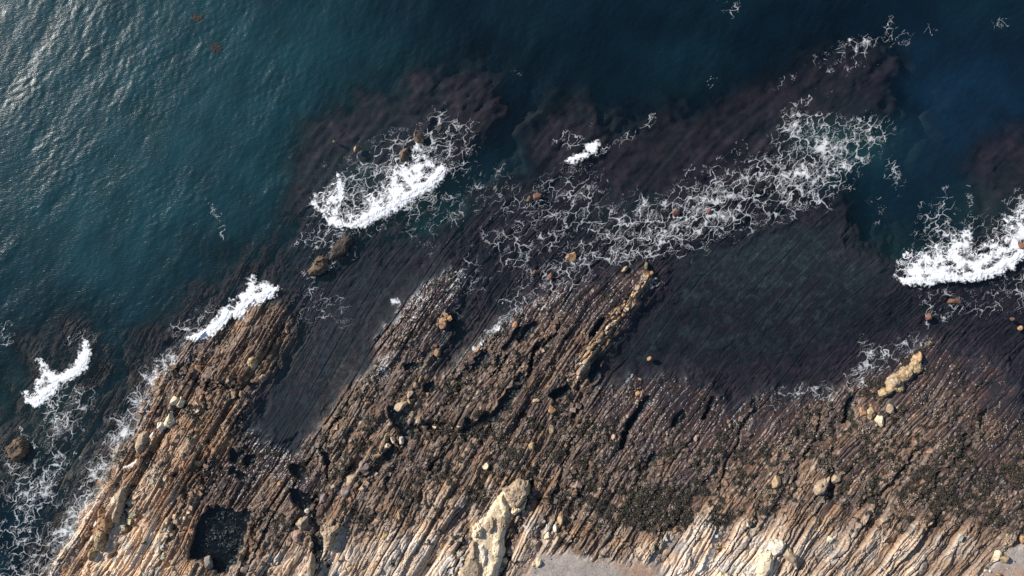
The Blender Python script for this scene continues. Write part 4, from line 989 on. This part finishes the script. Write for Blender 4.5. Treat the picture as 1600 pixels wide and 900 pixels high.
OUTCROPS = [
 ("pale cream blocky outcrop on the upper headland", 'cream', 0.9, [[(265,637.5),(271.7,641.7),(271.7,650),(276.7,658),(268,668),(258,667),(257,660),(261.7,651)], [(258,658),(259,668),(251.7,675),(247.5,668),(248.3,660)]]),
 ("tan sunlit outcrop above the white rock on the headland edge", 'tan', 0.8, [[(217,677),(230,673),(233,682),(231.7,693),(226.7,703),(215,710),(212,700),(213,687)]]),
 ("white pinkish outcrop at the headland edge above the surf", 'white', 0.7, [[(200,727),(208,723),(213,717),(217.5,723),(212,733),(200,734),(190,735),(192,728)]]),
 ("long orange tan outcrop standing above the surf on the headland", 'gold', 1.2, [[(195,760),(198.5,775),(192,797),(187,817),(180,814),(179,800),(185,788),(184,770)], [(157,798),(160,792),(167,800),(177,806),(178.5,820),(170,833),(166,828),(155,825),(155,815)], [(155,826),(167,830),(169,845),(160,860),(153,857),(151,840)], [(146,855),(153,858),(152,868),(142,876),(140,866)]]),
 ("round golden outcrop near the headland tip", 'gold', 0.8, [[(390,558),(398,554),(404,561),(404,572),(396,580),(388,572),(384,565)]]),
 ("golden brown weed coated rock standing in the channel mouth", 'brown', 1.0, [[(482,430),(482,422),(489,408),(497,399),(510,402),(513.5,413),(504,427),(490,431)]]),
 ("dark ribbed reef rock behind the golden brown rock", 'dark', 0.7, [[(512,408),(517,388),(532,371),(547,366),(551,376),(540,396),(524,407)]]),
 ("big round reddish brown weedy rock standing in the surf", 'brown', 1.2, [[(14,694),(25,684),(35,686),(42,693),(44,703),(37,714),(25,724),(13,721),(6,708)]]),
 ("tan boulder with ledges lying beside the crack puddle", 'tan', 0.9, [[(507,837),(508,828),(515,820),(530,816),(535,818),(533,825),(527,832),(526,843),(523,850),(517,856),(510,850)]]),
 ("orange lit ledge curling over the black hollow", 'pink', 0.8, [[(471,808),(481,805),(484,817),(479,825),(470,823),(465,815)], [(457,833),(468,825),(474,830),(470,845),(462,847)]]),
 ("large pale cream outcrop with rounded blocks above the beach", 'cream', 1.3, [
   [(785,760),(797,754),(810,745),(825,750),(827,766),(820,776),(812,786),(803,790),(797,784),(790,772)], [(797,790),(806,786),(815,788),(822,775),(818,790),(805,800),(798,797)], [(777,772),(786,764),(796,784),(795,798),(786,800),(779,790)],
   [(760,806),(768,801),(778,802),(775,818),(768,832),(758,826),(755,815)], [(778,802),(787,799),(795,806),(794,818),(785,826),(776,820)],
   [(738,818),(750,812),(756,822),(752,834),(738,834)], [(774,830),(783,833),(786,850),(785,862),(772,868),(766,852),(768,838)], [(747,846),(757,842),(764,850),(763,868),(757,884),(750,868)], [(737,836),(746,838),(748,860),(753,880),(751,905),(716,905),(720,882),(733,862)], [(758,884),(766,868),(780,868),(776,884),(768,905),(756,905)]]),
 ("cream jointed outcrop at the foot of the lower right ribs", 'cream', 1.0, [[(1200,840),(1216,838),(1222,844),(1216,858),(1203,862),(1196,852)], [(1223,846),(1226,851),(1240,862),(1238,880),(1227,873),(1217,860)], [(1183,862),(1197,856),(1204,866),(1200,884),(1185,900),(1177,888)]]),
 ("pale orange block in the middle of the pale ribs at bottom", 'cream', 0.8, [[(1113,895),(1120,888),(1136,893),(1136,905),(1108,905)], [(1150,905),(1158,893),(1172,896),(1178,905)]]),
 ("smooth tan boulder beside the dark crack, the larger one", 'tan', 1.1, [[(1268,761),(1272,751),(1281,746),(1293,742),(1292,753),(1284,769),(1268,773)]]),
 ("yellow chain of rounded rocks next to the foam fingers", 'gold', 1.2, [[(1429,556),(1436,551),(1440,556),(1438,566),(1430,568),(1426,562)], [(1424,568),(1437,565),(1440,577),(1434,582),(1424,580),(1421,572)], [(1402,586),(1410,575),(1420,574),(1425,583),(1420,592),(1408,594)], [(1386,592),(1396,586),(1406,592),(1404,602),(1392,606),(1385,600)], [(1399,606),(1408,602),(1411,610),(1404,614),(1397,612)], [(1373,611),(1381,606),(1386,612),(1383,620),(1374,619)]]),
]
for i, (lab, c, h, polys) in enumerate(OUTCROPS):
    ctr = np.mean(np.concatenate([np.array(p, float) for p in polys]), axis=0)
    g = float(np.median([ground_z(*np.mean(p, axis=0)) for p in polys]))
    loc = ((ctr[0] - 800) * .1, (450 - ctr[1]) * .1, max(g, 0.0) + 0.02)
    if len(polys) == 1:
        link("rock_outcrop", outline_rock("rock_outcrop", polys[0], h, ROCKM[c], 31 * i + 3, loc), loc=loc, label=lab, category="rock outcrop")
    else:
        root = link("rock_outcrop", None, loc=loc, label=lab, category="rock outcrop")
        if 'large pale cream' in lab:
            slab = [(777,772),(785,760),(797,755),(810,745),(825,750),(827,766),(820,776),(814,786),(800,795),(796,805),(792,815),(788,835),(788,860),(782,880),(772,905),(715,905),(720,880),(733,860),(735,838),(736,820),(748,810),(757,802),(765,785)]
            link("rock_base", outline_rock("rock_base", slab, 0.60, ROCKM['cream'], 5, loc, soft=10, lumps=.4), root)
        if 'yellow chain' in lab:
            slab = [(1429,555),(1437,549),(1441,556),(1439,566),(1442,577),(1435,584),(1427,585),(1422,593),(1411,598),(1412,611),(1404,616),(1395,612),(1384,620),(1373,619),(1375,609),(1386,604),(1384,597),(1392,588),(1402,581),(1408,574),(1420,570),(1425,562)]
            link("rock_base", outline_rock("rock_base", slab, 0.75, ROCKM['gold'], 15, loc, soft=5, lumps=.5), root)
        alt = {'cream': ('cream', 'cream', 'tan', 'white'), 'gold': ('gold', 'gold', 'orange', 'tan'), 'pink': ('pink', 'tan')}.get(c, (c,))
        for j, p in enumerate(polys):
            hh = h * (0.7 + 0.5 * RND[(i * 13 + j * 5) % 256, 1]) + 0.1
            link("rock_block", outline_rock("rock_block", p, hh, ROCKM[alt[(j * 3 + i) % len(alt)] if j != 3 or c != 'cream' else 'tan'], 31 * i + 3 + j * 11, loc, grow=0.7, lumps=0.28), root)

# ridge of orange blocks running out into the foam
RIDGE = [(1016,428,4,5.5),(1008,436,5,5),(1012,432,3,4),(997,449,5,7),(994,459,4.5,4),(1001,441,3.5,4),(985,467,6,5),(989,461,3,3),(979,483,6.5,5),(973,477,4,4),(983,475,3.5,4),(964,485,6,5.5),(970,492,4,4),(957,495,4,4.5),(953,506,5,6),(960,503,3.5,4),
         (951,513,5,4.5),(947,521,6,5),(941,524,4,5),(933,533,5,6),(939,530,3.5,3.5),(927,539,4,4),(922,545,5.5,5),(920,557,5.5,6.5),(914,567,6,8),(919,571,3.5,4),(912,577,5,5),(905,582,5,5),(896,588,6,5.5),(903,591,4,4),(888,592,4,4)]
c0 = W(955, 505); root = link("rock_ridge", None, loc=(c0[0], c0[1], 0.4), label="narrow ridge of orange blocks running from the brown platform into foam", category="rock ridge")
r = np.random.default_rng(44)
for i, (x, y, a, b) in enumerate(RIDGE):
    for q_ in range(3 if y > 440 else 1):
        if q_: xx, yy, k = x + r.normal(0, 4.0), y + r.normal(0, 4.5), r.uniform(.28, .6)
        else: xx, yy, k = x + r.normal(0, 1.2), y + r.normal(0, 1.2), r.uniform(.7, 1.0)
        z = float(ground_z(xx, yy)) - 0.02
        col_ = ('tan', 'orange', 'gold', 'tan', 'grey', 'orange', 'cream', 'pink')[r.integers(8)] if y > 440 else ('orange', 'moss')[i % 2]
        me = stone_mesh("rock_block", a * .10 * k, b * .13 * k, math.radians(-38 + r.normal(0, 18)), (0.36 + 0.02 * a) * (.4 + .6 * k), ROCKM[col_], 900 + i * 13 + q_, 2)
        wx_, wy_ = W(xx, yy, z)
        link("rock_block", me, root, loc=(wx_ - c0[0], wy_ - c0[1], z - 0.4))

# ------------------------------------------------------------------ loose stuff: shingle flecks, bladder weed tufts, floating kelp
def scatter(mask_p, n, seed):
    r = np.random.default_rng(seed); p = mask_p.ravel().astype(float); p = p / p.sum()
    idx = r.choice(p.size, n, p=p)
    return idx, r
pal_t = sample(pale_m, TPX, TPY); weed_t = sample(weed_m, TPX, TPY)
inview = (TPX > -30) & (TPX < 1630) & (TPY < 930) & (TSL > 4) & (TS < .3)
pn = sstep(0.05, 0.6, fbm(TPX / 50, TPY / 50, 3, 401))
idx, r = scatter(inview * pn * (0.15 + weed_t) * sstep(.10, .28, pal_t) * sstep(.75, .45, pal_t) * (TWEED < .5), 9000, 5)
OCT = np.array([(1,0,0),(0,1,0),(-1,0,0),(0,-1,0),(0,0,1),(0,0,-1)], f4); OF = np.array([(0,1,4),(1,2,4),(2,3,4),(3,0,4),(1,0,5),(2,1,5),(3,2,5),(0,3,5)], np.int32)
n = len(idx); sz = (0.055 + 0.13 * r.random(n) ** 2.2)[:, None, None]
pts = OCT[None] * (1 + 0.5 * r.uniform(-1, 1, (n, 6, 1))) * sz * np.array([1, 1, .7]); th_ = r.uniform(0, 6.28, n)
cx, sx = np.cos(th_)[:, None], np.sin(th_)[:, None]
pts = np.stack([pts[..., 0] * cx - pts[..., 1] * sx, pts[..., 0] * sx + pts[..., 1] * cx, pts[..., 2]], -1)
pts = pts + co[idx][:, None, :] + np.array([0, 0, .03])
tn = (np.array([.34, .27, .20]) * (0.35 + 0.75 * r.random((n, 1)) ** 1.5)).repeat(6, 0)
link("shingle", set_mesh("shingle", pts.reshape(-1, 3), (OF[None] + 6 * np.arange(n)[:, None, None]).reshape(-1, 3), M_ROCK, False, {"wet": np.full(6 * n, .35)}, tn), kind='stuff', label="pale stone chips and barnacled lumps strewn over the brown platforms")

idx, r = scatter(inview * (TWEED > .45) * (0.2 + weed_t), 15000, 9)
n = len(idx); V = []; F = []
B = 4
ang = r.uniform(0, 6.28, (n, B)); ln = r.uniform(.14, .34, (n, B)); w_ = r.uniform(.035, .07, (n, B)); up = r.uniform(.05, .18, (n, B))
c_ = co[idx][:, None, :]
d = np.stack([np.cos(ang), np.sin(ang), 0 * ang], -1); pp = np.stack([-np.sin(ang), np.cos(ang), 0 * ang], -1)
p0 = c_ + pp * w_[..., None] * .5 + [0, 0, .02]; p1 = c_ - pp * w_[..., None] * .5 + [0, 0, .02]
mid = c_ + d * ln[..., None] * .55; mid[..., 2] += up; m0 = mid + pp * w_[..., None]; m1 = mid - pp * w_[..., None]
e = c_ + d * ln[..., None]; e[..., 2] += up * .3
vv = np.stack([p0, p1, m1, m0, e], 2).reshape(-1, 3); base_i = 5 * np.arange(n * B)[:, None]
fq_ = np.concatenate([base_i + [[0, 1, 2]], base_i + [[0, 2, 3]], base_i + [[3, 2, 4]]]).astype(np.int32)
tn = (np.array([.034, .027, .016]) * (0.5 + 1.1 * r.random((n, 1)))).repeat(5 * B, 0)
link("seaweed", set_mesh("seaweed", vv, fq_, M_ROCK, False, {"wet": np.full(len(vv), .35)}, tn), kind='stuff', label="olive black bladder weed tufts clumped over the brown platforms")

near = np.full(TPX.shape, 1e9)
for L, hw, dep in CRACKS:
    L = np.array(L, float); j0, j1 = np.searchsorted(gy, [L[:, 1].min() - 20, L[:, 1].max() + 20]); i0, i1 = np.searchsorted(gx, [L[:, 0].min() - 20, L[:, 0].max() + 20])
    near[j0:j1, i0:i1] = np.minimum(near[j0:j1, i0:i1], line_dist(L, TPX[j0:j1, i0:i1], TPY[j0:j1, i0:i1]))
idx, r = scatter(inview * (np.exp(-(near / 9) ** 2) + 0.02 * (pal_t > .2)), 1500, 25)
n = len(idx); CUBE = np.array([(-1,-1,-1),(1,-1,-1),(1,1,-1),(-1,1,-1),(-1,-1,1),(1,-1,1),(1,1,1),(-1,1,1)], f4); CF = np.array([(0,3,2,1),(4,5,6,7),(0,1,5,4),(1,2,6,5),(2,3,7,6),(3,0,4,7)], np.int32)
sz = (0.08 + 0.22 * r.random(n) ** 2.5)[:, None, None]
pts = (CUBE[None] * np.array([1, 1.4, .7]) + r.uniform(-.45, .45, (n, 8, 3))) * sz; th_ = r.normal(-.6, .6, n); cx, sx = np.cos(th_)[:, None], np.sin(th_)[:, None]
pts = np.stack([pts[..., 0] * cx - pts[..., 1] * sx, pts[..., 0] * sx + pts[..., 1] * cx, pts[..., 2]], -1) + co[idx][:, None, :]
base_c = np.clip(tone[idx] * 1.4, np.array([.095, .07, .052]), .45) * (0.6 + 0.9 * r.random((n, 1)))
link("rubble", set_mesh("rubble", pts.reshape(-1, 3), (CF[None] + 8 * np.arange(n)[:, None, None]).reshape(-1, 4), M_ROCK, False, {"wet": np.full(8 * n, .2)}, base_c.repeat(8, 0)), kind='stuff', label="angular rubble wedged along the cracks of the rock platforms")
idx, r = scatter((TS > .6) & (TPX < 1630) & (TPY < 930), 700, 15)
n = len(idx); pts = OCT[None] * (1 + 0.5 * r.uniform(-1, 1, (n, 6, 1))) * (0.03 + 0.10 * r.random(n) ** 4)[:, None, None] * np.array([1, 1, .6]) + co[idx][:, None, :]
tn = np.where(r.random((n, 1)) < .3, np.array([[.05, .035, .03]]), np.array([[.40, .33, .28]]) * (0.6 + 0.6 * r.random((n, 1)))).repeat(6, 0)
link("pebbles", set_mesh("pebbles", pts.reshape(-1, 3), (OF[None] + 6 * np.arange(n)[:, None, None]).reshape(-1, 3), M_ROCK, False, {"wet": np.zeros(6 * n)}, tn), kind='stuff', label="small pebbles and dark weed scraps scattered on the grey beach sand")

def kelp(x, y, rad, lab, seed, nb=34):
    r = np.random.default_rng(seed); V = []; F = []
    for i in range(nb):
        a0 = r.uniform(0, 6.28); rr = rad * r.random() ** .7; px_ = math.cos(a0) * rr; py_ = math.sin(a0) * rr * .75
        a = r.normal(0.9, .7); L_ = r.uniform(.4, 1.1); w = r.uniform(.03, .07); k = len(V)
        for j in range(4):
            t = j / 3; aa = a + .5 * t * r.normal()
            qx = px_ + math.cos(aa) * L_ * t; qy = py_ + math.sin(aa) * L_ * t; wj_ = w * math.sin(.35 + 2.5 * t)
            V += [(qx - math.sin(aa) * wj_, qy + math.cos(aa) * wj_, .06 + .03 * math.sin(3 * t + i)), (qx + math.sin(aa) * wj_, qy - math.cos(aa) * wj_, .06 + .03 * math.sin(3 * t + i))]
        F += [(k, k + 1, k + 3, k + 2), (k + 2, k + 3, k + 5, k + 4), (k + 4, k + 5, k + 7, k + 6)]
    X, Y = W(x, y); zz = float(wsample(SEA_H, np.array([x]), np.array([y]))[0])
    link("kelp_patch", set_mesh("kelp_patch", np.array(V), np.array(F), ROCKM['dark'], False), loc=(X, Y, zz + .02), label=lab, category="kelp patch", group="kelp patches floating in open water")
kelp(307, 30, 0.9, "reddish kelp patch floating in open water, the one nearer the top", 1)
kelp(336, 77, 0.9, "orange brown kelp patch floating in open water, the lower one", 2)
